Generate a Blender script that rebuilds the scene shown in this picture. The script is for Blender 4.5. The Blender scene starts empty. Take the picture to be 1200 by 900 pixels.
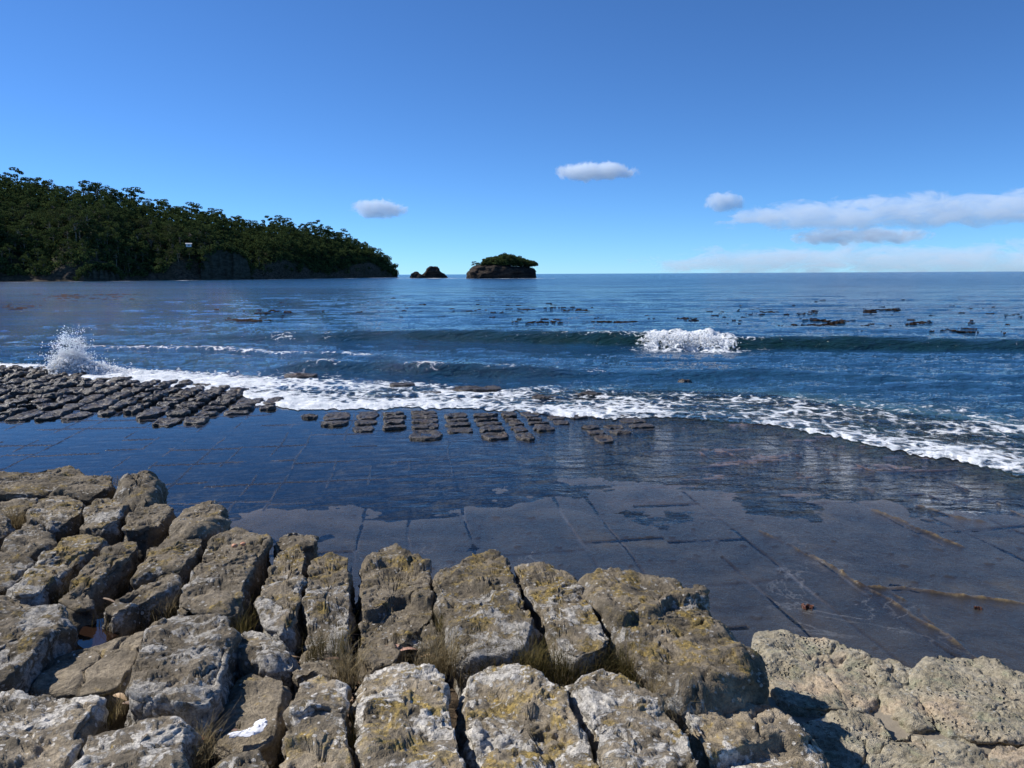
import bpy, math, random
import numpy as np

# ------------------------------------------------------------------ camera, sky, sun, exposure
SC = bpy.context.scene
COL = SC.collection
F = 901.0                       # focal length in pixels of the 1200 px wide photograph
CAM = np.array([0.0, 0.0, 2.9])
PITCH = math.radians(8.15)
ROLL = math.radians(0.30)
_f = np.array([0, math.cos(PITCH), -math.sin(PITCH)])
_r0 = np.array([1.0, 0, 0])
_u0 = np.array([0, math.sin(PITCH), math.cos(PITCH)])
_r = _r0 * math.cos(ROLL) - _u0 * math.sin(ROLL)
_u = _u0 * math.cos(ROLL) + _r0 * math.sin(ROLL)

from mathutils import Matrix
cd = bpy.data.cameras.new('camera')
cd.sensor_width = 36.0
cd.lens = F / 1200 * 36.0
cd.clip_start = 0.05
cd.clip_end = 60000
cam = bpy.data.objects.new('camera', cd)
COL.objects.link(cam)
M4 = Matrix.Identity(4)
for i in range(3):
    M4[i][0] = _r[i]; M4[i][1] = _u[i]; M4[i][2] = -_f[i]; M4[i][3] = CAM[i]
cam.matrix_world = M4
SC.camera = cam

SUN_EL = math.radians(41)
SUN_AZ = math.radians(-70)      # from +Y towards +X
world = bpy.data.worlds.new('World')
SC.world = world
world.use_nodes = True
nt = world.node_tree
for n in list(nt.nodes): nt.nodes.remove(n)
sky = nt.nodes.new('ShaderNodeTexSky')
sky.sky_type = 'NISHITA'
sky.sun_disc = False
sky.sun_elevation = SUN_EL
sky.sun_rotation = SUN_AZ
sky.altitude = 0
sky.air_density = 0.6
sky.dust_density = 0.0
sky.ozone_density = 4.0
bg = nt.nodes.new('ShaderNodeBackground')
bg.inputs['Strength'].default_value = 0.092
wo = nt.nodes.new('ShaderNodeOutputWorld')
tint = nt.nodes.new('ShaderNodeMix'); tint.data_type = 'RGBA'; tint.blend_type = 'MULTIPLY'
tint.inputs[0].default_value = 1.0; tint.inputs[7].default_value = (0.62, 1.0, 1.36, 1.0)   # clean southern air: deeper blue
nt.links.new(sky.outputs[0], tint.inputs[6])
nt.links.new(tint.outputs[2], bg.inputs[0])
nt.links.new(bg.outputs[0], wo.inputs[0])

sd = bpy.data.lights.new('sun', 'SUN')
sd.energy = 4.9
sd.angle = math.radians(0.53)
sd.color = (1.0, 0.95, 0.88)
sun = bpy.data.objects.new('sun', sd)
COL.objects.link(sun)
sdir = np.array([math.sin(SUN_AZ) * math.cos(SUN_EL), math.cos(SUN_AZ) * math.cos(SUN_EL), math.sin(SUN_EL)])
from mathutils import Vector
sun.rotation_euler = Vector(sdir).to_track_quat('Z', 'Y').to_euler()
sun.location = (-20, 10, 30)

SC.view_settings.view_transform = 'Standard'
SC.view_settings.look = 'None'
SC.view_settings.exposure = 0.28
SC.view_settings.gamma = 1.0
SC.view_settings.use_curve_mapping = False
SC.cycles.use_denoising = True
SC.cycles.max_bounces = 12
SC.cycles.transparent_max_bounces = 24
SC.cycles.volume_bounces = 12
SC.cycles.caustics_reflective = False
SC.cycles.caustics_refractive = False
SC.cycles.sample_clamp_indirect = 6
SC.cycles.volume_step_rate = 0.4
SC.cycles.volume_max_steps = 512

# ------------------------------------------------------------------ helpers
RNG = np.random.default_rng(11)

def ray(px, py):
    px = np.asarray(px, float); py = np.asarray(py, float)
    return _f + ((px - 600) / F)[..., None] * _r + ((450 - py) / F)[..., None] * _u

def at_z(px, py, z=0.0):
    """ground point seen at pixel (px, py) on the level z"""
    d = ray(px, py)
    t = (z - CAM[2]) / d[..., 2]
    return CAM + d * t[..., None]

def at_top(px, py, dz=0.0):
    """point on the sloping top level of the rock terrace: z = TA - TB*Y + dz"""
    d = ray(px, py)
    t = (TA + dz - CAM[2]) / (d[..., 2] + TB * d[..., 1])
    return CAM + d * t[..., None]
TB = 0.045
TA = 1.28 + TB * 2.4

def at_r(px, py, R):
    d = ray(px, py)
    h = np.hypot(d[..., 0], d[..., 1])
    return CAM + d * (R / h)[..., None]

def proj(x, y, z=0.0):
    v = np.stack([x - CAM[0], y - CAM[1], np.zeros_like(x) + z - CAM[2]], -1)
    w = v @ _f
    return 600 + F * (v @ _r) / w, 450 - F * (v @ _u) / w

def az_of_px(px):
    d = ray(px, 321.0)
    return np.arctan2(d[..., 0], d[..., 1])

def lerp(x, xs, ys): return np.interp(x, xs, ys)
def sstep(a, b, x):
    t = np.clip((x - a) / (b - a), 0, 1)
    return t * t * (3 - 2 * t)

_G = np.array([[1,1,0],[-1,1,0],[1,-1,0],[-1,-1,0],[1,0,1],[-1,0,1],[1,0,-1],[-1,0,-1],
               [0,1,1],[0,-1,1],[0,1,-1],[0,-1,-1],[1,1,0],[-1,1,0],[0,-1,1],[0,-1,-1]], np.float32)
_PT = np.concatenate([np.random.default_rng(5).permutation(256)] * 3).astype(np.int32)

def perlin(p):
    p = np.asarray(p, np.float64)
    i = np.floor(p).astype(np.int64)
    f = (p - i).astype(np.float32)
    i = (i & 255).astype(np.int32)
    u = f * f * f * (f * (f * 6 - 15) + 10)
    out = 0
    for dx in (0, 1):
        wx = u[:, 0] if dx else 1 - u[:, 0]
        a = _PT[(i[:, 0] + dx) & 255]
        for dy in (0, 1):
            wy = u[:, 1] if dy else 1 - u[:, 1]
            b = _PT[(a + i[:, 1] + dy) & 255]
            for dz in (0, 1):
                wz = u[:, 2] if dz else 1 - u[:, 2]
                g = _G[_PT[(b + i[:, 2] + dz) & 255] & 15]
                d = g[:, 0] * (f[:, 0] - dx) + g[:, 1] * (f[:, 1] - dy) + g[:, 2] * (f[:, 2] - dz)
                out = out + wx * wy * wz * d
    return out

def fbm(p, octv=4, gain=0.5, lac=2.03):
    a, s = 1.0, 0.0
    p = np.array(p, np.float64)
    for k in range(octv):
        s = s + a * perlin(p + 17.3 * k)
        p = p * lac
        a *= gain
    return s

def P3(x, y, z=0.0):
    return np.stack([x, y, np.zeros_like(x) + z], -1)

def mesh_np(name, verts, faces, attrs=None, smooth=True):
    me = bpy.data.meshes.new(name)
    verts = np.ascontiguousarray(verts, np.float32)
    faces = np.ascontiguousarray(faces, np.int32)
    nf, k = faces.shape
    me.vertices.add(len(verts)); me.vertices.foreach_set('co', verts.ravel())
    me.loops.add(nf * k); me.loops.foreach_set('vertex_index', faces.ravel())
    me.polygons.add(nf)
    me.polygons.foreach_set('loop_start', np.arange(0, nf * k, k, dtype=np.int32))
    me.polygons.foreach_set('loop_total', np.full(nf, k, np.int32))
    me.polygons.foreach_set('use_smooth', np.full(nf, smooth, bool))
    for an, av in (attrs or {}).items():
        av = np.asarray(av, np.float32)
        if av.ndim == 2:
            at = me.attributes.new(an, 'FLOAT_COLOR', 'POINT')
            at.data.foreach_set('color', av.ravel())
        else:
            at = me.attributes.new(an, 'FLOAT', 'POINT')
            at.data.foreach_set('value', av)
    me.update(calc_edges=True)
    return me

def grid_faces(nu, nv, wrap=False):
    """quads for verts laid out [iv*nu + iu]"""
    iu = np.arange(nu if wrap else nu - 1); iv = np.arange(nv - 1)
    A, B = np.meshgrid(iu, iv)
    A = A.ravel(); B = B.ravel(); A2 = (A + 1) % nu
    return np.stack([B * nu + A, B * nu + A2, (B + 1) * nu + A2, (B + 1) * nu + A], -1)

def link(name, me, mat=None, parent=None, loc=None):
    o = bpy.data.objects.new(name, me)
    COL.objects.link(o)
    if mat is not None and me is not None and not me.materials:
        me.materials.append(mat)
    if parent is not None: o.parent = parent
    if loc is not None: o.location = loc
    return o

def tag(o, label=None, cat=None, group=None, kind=None):
    if label: o['label'] = label
    if cat: o['category'] = cat
    if group: o['group'] = group
    if kind: o['kind'] = kind
    return o

# ------------------------------------------------------------------ node material helpers
class NM:
    def __init__(s, name):
        s.m = bpy.data.materials.new(name); s.m.use_nodes = True
        s.t = s.m.node_tree
        for n in list(s.t.nodes): s.t.nodes.remove(n)
        s.out = s.n('ShaderNodeOutputMaterial')
    def n(s, ty, **kw):
        nd = s.t.nodes.new(ty)
        for k, v in kw.items():
            if k.startswith('i_'):
                nd.inputs[k[2:].replace('_', ' ')].default_value = v
            else: setattr(nd, k, v)
        return nd
    def l(s, a, b): s.t.links.new(a, b)
    def pos(s, sc=(1, 1, 1)):
        g = s.n('ShaderNodeNewGeometry'); m = s.n('ShaderNodeMapping')
        m.inputs['Scale'].default_value = sc
        s.l(g.outputs['Position'], m.inputs['Vector']); return m.outputs[0]
    def noise(s, vec, scale, detail=4, rough=0.5, dist=0.0, lac=2.0):
        n = s.n('ShaderNodeTexNoise')
        n.inputs['Scale'].default_value = scale; n.inputs['Detail'].default_value = detail
        n.inputs['Roughness'].default_value = rough; n.inputs['Distortion'].default_value = dist
        s.l(vec, n.inputs['Vector']); return n.outputs[0]
    def voro(s, vec, scale, feature='F1', out='Distance', rnd=1.0):
        n = s.n('ShaderNodeTexVoronoi', feature=feature)
        n.inputs['Scale'].default_value = scale; n.inputs['Randomness'].default_value = rnd
        s.l(vec, n.inputs['Vector']); return n.outputs[out]
    def attr(s, name):
        a = s.n('ShaderNodeAttribute', attribute_name=name); return a.outputs['Fac']
    def math(s, op, a, b=0.0, c=0.0, clamp=False):
        n = s.n('ShaderNodeMath', operation=op); n.use_clamp = clamp
        for i, v in enumerate((a, b, c)):
            if hasattr(v, 'links'): s.l(v, n.inputs[i])
            else: n.inputs[i].default_value = v
        return n.outputs[0]
    def rng(s, v, a, b, c=0.0, d=1.0, smooth=True):
        n = s.n('ShaderNodeMapRange')
        n.interpolation_type = 'SMOOTHSTEP' if smooth else 'LINEAR'
        s.l(v, n.inputs[0])
        for i, x in enumerate((a, b, c, d)): n.inputs[i + 1].default_value = x
        return n.outputs[0]
    def mix(s, fac, a, b):
        n = s.n('ShaderNodeMix', data_type='RGBA')
        for sock, v in ((n.inputs[0], fac), (n.inputs[6], a), (n.inputs[7], b)):
            if hasattr(v, 'links'): s.l(v, sock)
            elif isinstance(v, (tuple, list)): sock.default_value = (*v, 1.0) if len(v) == 3 else v
            else: sock.default_value = v
        return n.outputs[2]
    def bump(s, h, strength=0.5, dist=0.02, normal=None):
        b = s.n('ShaderNodeBump')
        b.inputs['Strength'].default_value = strength if not hasattr(strength, 'links') else 1
        if hasattr(strength, 'links'): s.l(strength, b.inputs['Strength'])
        b.inputs['Distance'].default_value = dist
        s.l(h, b.inputs['Height'])
        if normal is not None: s.l(normal, b.inputs['Normal'])
        return b.outputs[0]
    def bsdf(s, color, rough=0.8, normal=None, spec=0.5, **kw):
        b = s.n('ShaderNodeBsdfPrincipled')
        for k, v in (('Base Color', color), ('Roughness', rough), ('Specular IOR Level', spec)):
            if hasattr(v, 'links'): s.l(v, b.inputs[k])
            elif isinstance(v, (tuple, list)): b.inputs[k].default_value = (*v, 1.0)
            else: b.inputs[k].default_value = v
        for k, v in kw.items():
            b.inputs[k.replace('_', ' ')].default_value = v
        if normal is not None: s.l(normal, b.inputs['Normal'])
        return b.outputs[0]
    def mixsh(s, fac, a, b):
        n = s.n('ShaderNodeMixShader')
        if hasattr(fac, 'links'): s.l(fac, n.inputs[0])
        else: n.inputs[0].default_value = fac
        s.l(a, n.inputs[1]); s.l(b, n.inputs[2]); return n.outputs[0]
    def done(s, sh):
        s.l(sh, s.out.inputs['Surface']); return s.m

# ---- weathered terrace rock: attributes ye (ochre lichen), wh (white lichen), dk (dark weathering, and shade painted on the sides)
def mat_rock(name, lo, hi, pits=0.0, wcol=(0.60, 0.565, 0.50), green=0.0):
    m = NM(name); p = m.pos()
    n1 = m.noise(p, 5.0, 6, 0.6, 0.4)
    n2 = m.noise(p, 45.0, 5, 0.7)
    n3 = m.noise(p, 170.0, 3, 0.6)
    col = m.mix(m.rng(n1, 0.3, 0.7), lo, hi)
    sp = m.rng(n2, 0.35, 0.66, 0.74, 1.2)
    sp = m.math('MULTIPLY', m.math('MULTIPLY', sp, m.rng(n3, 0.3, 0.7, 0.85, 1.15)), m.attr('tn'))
    # ochre lichen
    ye = m.math('ADD', m.noise(p, 7.0, 8, 0.72, 0.6), m.attr('ye'))
    ym = m.rng(ye, 0.53, 0.66)
    ycol = m.mix(m.rng(n2, 0.35, 0.65), (0.17, 0.13, 0.05), (0.40, 0.28, 0.075))
    col = m.mix(m.math('MULTIPLY', ym, 0.85), col, ycol)
    # dark crust, thickened down the sides as painted shade
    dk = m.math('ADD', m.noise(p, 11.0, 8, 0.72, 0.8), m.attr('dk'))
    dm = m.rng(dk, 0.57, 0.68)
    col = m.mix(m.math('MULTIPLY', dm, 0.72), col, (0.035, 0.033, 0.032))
    # white crustose lichen in patches with frayed rims and round spots
    wn = m.noise(p, 5.5, 10, 0.72, 0.5)
    wsp = m.rng(m.voro(p, 26.0), 0.12, 0.30, 0.16, 0.0)
    wv = m.math('ADD', m.math('ADD', wn, wsp), m.attr('wh'))
    wm = m.math('MULTIPLY', m.rng(wv, 0.587, 0.627), m.rng(n2, 0.32, 0.46, 0.5, 1.0))
    wc = m.mix(m.rng(m.noise(p, 30.0, 3, 0.6), 0.35, 0.65), tuple(c * 0.62 for c in wcol), wcol)
    col = m.mix(m.math('MULTIPLY', wm, 0.92), col, wc)
    if green:
        gm = m.rng(m.noise(p, 6.0, 6, 0.7, 0.5), 0.5, 0.68, 0, green)
        col = m.mix(gm, col, (0.27, 0.29, 0.19))
    if pits: col = m.mix(m.rng(m.noise(p, 2.3, 4, 0.6), 0.5, 0.66, 0, .7), col, (0.47, 0.36, 0.25))
    hsv = m.n('ShaderNodeMix', data_type='RGBA', blend_type='MULTIPLY')
    hsv.inputs[0].default_value = 1.0
    m.l(col, hsv.inputs[6])
    cc = m.n('ShaderNodeCombineColor')
    for i in range(3): m.l(sp, cc.inputs[i])
    m.l(cc.outputs[0], hsv.inputs[7])
    h = m.math('ADD', m.math('MULTIPLY', n2, 0.55), m.math('MULTIPLY', n3, 0.22))
    h = m.math('ADD', h, m.math('MULTIPLY', m.noise(p, 16.0, 6, 0.65, 0.5), 0.65))
    h = m.math('ADD', h, m.math('MULTIPLY', wm, 0.12))
    if pits:
        pv = m.rng(m.voro(p, 34.0), 0.10, 0.42, -1.0, 0.0)
        pm = m.rng(m.noise(p, 4.0, 3, 0.6), 0.48, 0.62)
        h = m.math('ADD', h, m.math('MULTIPLY', m.math('MULTIPLY', pv, pm), pits))
    nb = m.bump(h, 1.0, 0.028)
    return m.done(m.bsdf(hsv.outputs[2], 0.92, nb, 0.25))

M_ROCK = mat_rock('weathered_rock', (0.122, 0.102, 0.072), (0.320, 0.265, 0.188))
M_PALE = mat_rock('pale_pitted_rock', (0.27, 0.235, 0.165), (0.43, 0.38, 0.28), pits=1.6, wcol=(0.50, 0.48, 0.41), green=0.7)

def mat_soil():
    m = NM('dark_soil'); p = m.pos()
    n = m.noise(p, 22, 7, 0.7); n2 = m.noise(p, 120, 4, 0.6)
    c = m.mix(m.rng(n, 0.3, 0.7), (0.035, 0.026, 0.018), (0.13, 0.095, 0.06))
    c = m.mix(m.rng(n2, 0.55, 0.7), c, (0.20, 0.12, 0.075))
    return m.done(m.bsdf(c, 0.95, m.bump(m.math('ADD', n, m.math('MULTIPLY', n2, 0.4)), 1.0, 0.03), 0.2))
M_SOIL = mat_soil()

def mat_sand():
    m = NM('grey_sand'); p = m.pos()
    n = m.noise(p, 30, 6, 0.7)
    c = m.mix(n, (0.17, 0.145, 0.11), (0.30, 0.26, 0.20))
    return m.done(m.bsdf(c, 0.95, m.bump(n, 0.6, 0.01), 0.2))
M_SAND = mat_sand()

def mat_wet_block():
    m = NM('wet_block_rock'); p = m.pos()
    n = m.noise(p, 9, 7, 0.7); n2 = m.noise(p, 55, 4, 0.65); sp = m.voro(p, 30.0)
    c = m.mix(m.rng(n, 0.3, 0.7), (0.024, 0.021, 0.018), (0.085, 0.072, 0.060))
    c = m.mix(m.rng(n2, 0.56, 0.67, 0, 0.6), c, (0.34, 0.30, 0.25))
    c = m.mix(m.rng(m.noise(p, 3.1, 4), 0.58, 0.7, 0, 0.7), c, (0.11, 0.07, 0.04))
    r = m.rng(n, 0.35, 0.6, 0.22, 0.55)
    h = m.math('ADD', n, m.math('MULTIPLY', n2, 0.35))
    return m.done(m.bsdf(c, r, m.bump(h, 0.9, 0.035), 0.28))
M_WET = mat_wet_block()

# ------------------------------------------------------------------ rock platform (wet tessellated pavement)
def mat_platform():
    m = NM('wet_pavement'); p = m.pos()
    n = m.noise(p, 1.3, 6, 0.65, 0.5); n2 = m.noise(p, 14, 6, 0.7); n3 = m.noise(p, 90, 3, 0.6)
    c = m.mix(m.rng(n, 0.32, 0.68), (0.022, 0.020, 0.018), (0.050, 0.045, 0.038))
    c = m.mix(m.rng(m.noise(p, 0.7, 5, 0.6), 0.54, 0.72, 0, 0.55), c, (0.105, 0.082, 0.045))
    c = m.mix(m.rng(n3, 0.60, 0.70, 0, 0.5), c, (0.016, 0.015, 0.015))
    c = m.mix(m.attr('vein'), c, m.mix(m.rng(n2, 0.4, 0.6), (0.075, 0.050, 0.028), (0.21, 0.155, 0.075)))
    c = m.mix(m.math('MULTIPLY', m.attr('salt'), m.rng(n3, 0.35, 0.6, 0.2, 0.9)), c, (0.20, 0.20, 0.21))
    c = m.mix(m.attr('crk'), c, (0.014, 0.012, 0.012))
    c = m.mix(m.attr('kelp'), c, m.mix(m.rng(m.noise(p, 6, 6, 0.7), 0.4, 0.6), (0.045, 0.028, 0.018), (0.19, 0.12, 0.08)))
    c = m.mix(m.math('MULTIPLY', m.math('SUBTRACT', 1.0, m.attr('dry')), m.rng(n, 0.3, 0.7, 0.5, 0.95)), c, (0.175, 0.150, 0.125))   # rock painted paler under the film to brighten the standing water
    c = m.mix(m.attr('crk'), c, (0.014, 0.012, 0.012))
    c = m.mix(m.attr('kelp'), c, m.mix(m.rng(m.noise(p, 6, 6, 0.7), 0.4, 0.6), (0.045, 0.028, 0.018), (0.19, 0.12, 0.08)))
    # thin milky scum lines wandering over the wet rock
    v = m.math('ABSOLUTE', m.math('SUBTRACT', m.noise(p, 0.9, 9, 0.62, 1.2), 0.5))
    sl = m.math('MULTIPLY', m.rng(v, 0.0, 0.012, 1, 0), m.rng(m.noise(p, 0.5, 3), 0.52, 0.62))
    c = m.mix(m.math('MULTIPLY', m.math('MULTIPLY', sl, 0.5), m.attr('dry')), c, (0.20, 0.20, 0.20))
    r = m.rng(n2, 0.3, 0.7, 0.14, 0.34)
    h = m.math('ADD', m.math('MULTIPLY', n2, 0.7), m.math('MULTIPLY', n3, 0.3))
    return m.done(m.bsdf(c, r, m.bump(h, 0.7, 0.020), 0.36))
M_PLAT = mat_platform()

SHORE_PX = np.array([-400, -100, 0, 60, 130, 200, 280, 300, 400, 530, 620, 700, 800, 870, 960, 1080, 1200, 1400, 1800], float)
SHORE_PY = np.array([431, 431, 433, 441, 449, 455, 459, 474, 481, 479, 484, 491, 490, 494, 511, 535, 556, 590, 660], float)
_sp = at_z(SHORE_PX, SHORE_PY, 0.0)
SH_AZ = np.arctan2(_sp[:, 0], _sp[:, 1]); SH_R = np.hypot(_sp[:, 0], _sp[:, 1])
def shore_r(az): return np.interp(az, SH_AZ, SH_R)

GPH = math.radians(7.6)
GB = (math.cos(GPH), math.sin(GPH)); GA = (-math.sin(GPH), math.cos(GPH))
def uv_of(x, y): return x * GB[0] + y * GB[1], x * GA[0] + y * GA[1]
def xy_of(u, v): return u * GB[0] + v * GA[0], u * GB[1] + v * GA[1]
_lr = np.random.default_rng(3)
ULINES = np.cumsum(0.40 + 0.26 * _lr.random(160)) - 38.0
def h2(a, b):
    return np.modf(np.abs(np.sin(a * 127.1 + b * 311.7) * 43758.5453))[0]
def crack_dist(x, y):
    u, v = uv_of(x, y)
    w = P3(x, y)
    u = u + 0.05 * perlin(w * 0.8) + 0.015 * perlin(w * 4)
    v = v + 0.10 * perlin(w * 0.7 + 9) + 0.02 * perlin(w * 4 + 5)
    k = np.clip(np.searchsorted(ULINES, u), 1, len(ULINES) - 1)
    du = np.minimum(u - ULINES[k - 1], ULINES[k] - u)
    near = np.where(u - ULINES[k - 1] < ULINES[k] - u, k - 1, k)
    S = 1.08
    kk = k // 2
    n0 = np.round(v / S); dv = 9.0
    for d in (-1, 0, 1):
        n = n0 + d
        dv = np.minimum(dv, np.abs(v - (n * S + 0.42 * h2(kk, n))))
    pu = h2(near, np.floor(v / 2.4)) ; pv = h2(kk + 31, n0)
    return du, dv, pu, pv

VEINS = [([(950, 652), (985, 672), (1012, 686), (1060, 690), (1110, 696), (1200, 708), (1290, 722)], 0.035, 1.0),
         ([(1022, 597), (1060, 612), (1095, 628), (1128, 642)], 0.030, 0.9),
         ([(1075, 592), (1110, 602), (1150, 612), (1165, 616)], 0.02, 0.7),
         ([(1170, 590), (1200, 605), (1240, 618)], 0.03, 0.8),
         ([(1000, 680), (1035, 700), (1060, 716), (1090, 735), (1120, 752), (1150, 775)], 0.03, 0.55),
         ([(890, 622), (925, 638), (955, 656)], 0.02, 0.45),
         ([(1040, 690), (1075, 716), (1110, 748), (1140, 772)], 0.02, 0.4),
         ([(780, 560), (860, 566), (940, 570), (1040, 572)], 0.03, 0.35)]
def vein_field(x, y):
    f = np.zeros_like(x)
    wn = 0.05 * perlin(P3(x, y) * 3)
    for pts, w, s in VEINS:
        q = np.array(pts, float); q = at_z(q[:, 0], q[:, 1], 0.0)
        for i in range(len(q) - 1):
            ax, ay = q[i, 0], q[i, 1]; bx, by = q[i + 1, 0] - ax, q[i + 1, 1] - ay
            t = np.clip(((x - ax) * bx + (y - ay) * by) / (bx * bx + by * by), 0, 1)
            d = np.hypot(x - ax - t * bx + wn, y - ay - t * by + wn) * 1.5
            f = np.maximum(f, s * (1 - sstep(w * 0.5, w * 1.5, d)))
    return f

def build_platform():
    nu, nv = 1500, 620
    az = np.linspace(math.radians(-56), math.radians(56), nu)
    t = np.linspace(0, 1, nv)
    R0 = shore_r(az)
    A, T = np.meshgrid(az, t)
    RS = np.broadcast_to(R0, A.shape)
    near = 2.6
    R = np.where(T < 0.8, near * (RS / near) ** (T / 0.8), RS + 16 * ((T - 0.8) / 0.2) ** 1.3)
    x = (R * np.sin(A)).ravel(); y = (R * np.cos(A)).ravel(); r = R.ravel(); rs = RS.ravel()
    px, py = proj(x, y, 0.0)
    off = r - rs
    B = lerp(px, [-200, 0, 300, 450, 620, 700, 900, 1200, 1500], [680, 640, 600, 578, 566, 566, 580, 596, 620])
    dry = sstep(-34, 48, py - B + 26 * fbm(P3(x, y) * 0.55, 5))
    w = P3(x, y)
    z = -0.012 + 0.018 * dry + 0.009 * fbm(w * 0.8, 6) + 0.002 * fbm(w * 6, 3)
    rr = sstep(650, 900, px) * sstep(620, 520, py)            # rougher, rippled wash on the right
    z = z + rr * (0.010 * fbm(P3(uv_of(x, y)[0] * 1.0, uv_of(x, y)[1] * 2.5) * 1.3, 4))
    du, dv, pu, pv = crack_dist(x, y)
    wd = 0.010 + 0.006 * perlin(w * 1.7)
    wd = np.clip(wd + r * 0.0005, 0.008, 0.05)
    pres_u = (pu > 0.25 + 0.25 * dry) * 1.0; pres_v = (pv > 0.15 + 0.4 * dry) * 1.0
    cu = (1 - sstep(wd * 0.6, wd * 1.7, du)) * pres_u
    wv = wd + r * 0.0022
    cv = (1 - sstep(wv * 0.7, wv * 1.7, dv)) * pres_v
    c = np.maximum(cu, cv) * (off < -0.2)
    broken = sstep(-0.25, 0.15, perlin(w * 1.1 + 40))
    c = c * (0.40 + 0.60 * broken)
    left = sstep(700, 250, px)
    kc = np.clip(c * (1 - dry) * (0.55 + 0.45 * left) * 1.3, 0, 1)
    z = z * (1 - kc) + (0.0045 + 0.003 * left) * kc - dry * c * 0.008
    salt = dry * cu * (h2(np.floor(px * 0 + du * 0), 1) * 0 + 1) * sstep(-0.1, 0.3, perlin(w * 0.6 + 3)) 
    vein = vein_field(x, y) * (0.35 + 1.1 * np.clip(perlin(w * 6) + 0.35, 0, 1))
    vein = np.clip(vein, 0, 1)
    z = z + vein * 0.022 * (1 + perlin(w * 9))
    # pebbly bumps and limpets scattered on the wet rock
    bmp = sstep(0.50, 0.62, perlin(w * 7 + 77)) * dry
    z = z + 0.006 * bmp
    # the shelf dips under the sea
    o = np.clip(off, 0, 99)
    z = z - 0.035 * o - 0.10 * np.clip(o - 5, 0, 99) ** 1.4
    z = z + (o > 0) * (0.05 * fbm(w * 0.9 + 5, 4) * np.clip(o, 0, 1))
    kelp = sstep(-0.3, 1.5, off) * 0.9
    rust = rr * sstep(0.0, 0.45, fbm(P3(uv_of(x, y)[0] * 0.5, uv_of(x, y)[1] * 2.0) + 3, 4)) * 0.8
    kelp = np.clip(kelp + rust, 0, 1)
    z = z + 0.013 * rust * (1 + perlin(w * 8))
    me = mesh_np('rock_platform', np.stack([x, y, z], -1), grid_faces(nu, nv),
                 {'crk': np.clip(c * (0.35 + 0.65 * (1 - dry)), 0, 1), 'vein': vein, 'salt': np.clip(salt, 0, 1) * 0.7, 'kelp': kelp, 'dry': dry})
    o = link('rock_platform', me, M_PLAT); tag(o, kind='structure')
build_platform()

# ---- thin sheet of water standing on the platform
def mat_film():
    m = NM('standing_water'); p = m.pos((1.0, 2.2, 1.0))
    n = m.noise(p, 2.6, 3, 0.55, 0.6); n2 = m.noise(p, 9.0, 3, 0.6, 0.5)
    v = m.rng(m.voro(p, 2.2, 'SMOOTH_F1'), 0.0, 0.8)
    h = m.math('ADD', m.math('MULTIPLY', n, 1.0), m.math('ADD', m.math('MULTIPLY', n2, 0.45), m.math('MULTIPLY', v, 0.7)))
    nb = m.bump(h, m.attr('rip'), 0.05)
    fr = m.n('ShaderNodeFresnel', i_IOR=1.33); m.l(nb, fr.inputs['Normal'])
    gl = m.n('ShaderNodeBsdfGlossy', i_Roughness=0.04); m.l(nb, gl.inputs['Normal'])
    tr = m.n('ShaderNodeBsdfTransparent'); tr.inputs[0].default_value = (0.82, 0.88, 0.86, 1)
    return m.done(m.mixsh(fr.outputs[0], tr.outputs[0], gl.outputs[0]))
def build_film():
    nu, nv = 260, 160
    az = np.linspace(math.radians(-56), math.radians(56), nu)
    R0 = shore_r(az)
    A, T = np.meshgrid(az, np.linspace(0, 1, nv))
    R = 3.2 * ((R0 + 0.5) / 3.2) ** T
    x = (R * np.sin(A)).ravel(); y = (R * np.cos(A)).ravel()
    px, py = proj(x, y, 0.0)
    rip = 0.05 + 0.85 * sstep(560, 860, px) * sstep(640, 560, py) + 0.12 * sstep(300, 600, px) + 0.05 * sstep(560, 600, py)
    me = mesh_np('standing_water', np.stack([x, y, x * 0], -1), grid_faces(nu, nv), {'rip': np.clip(rip, 0, 1)})
    o = link('standing_water', me, mat_film()); tag(o, kind='structure')
build_film()

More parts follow.
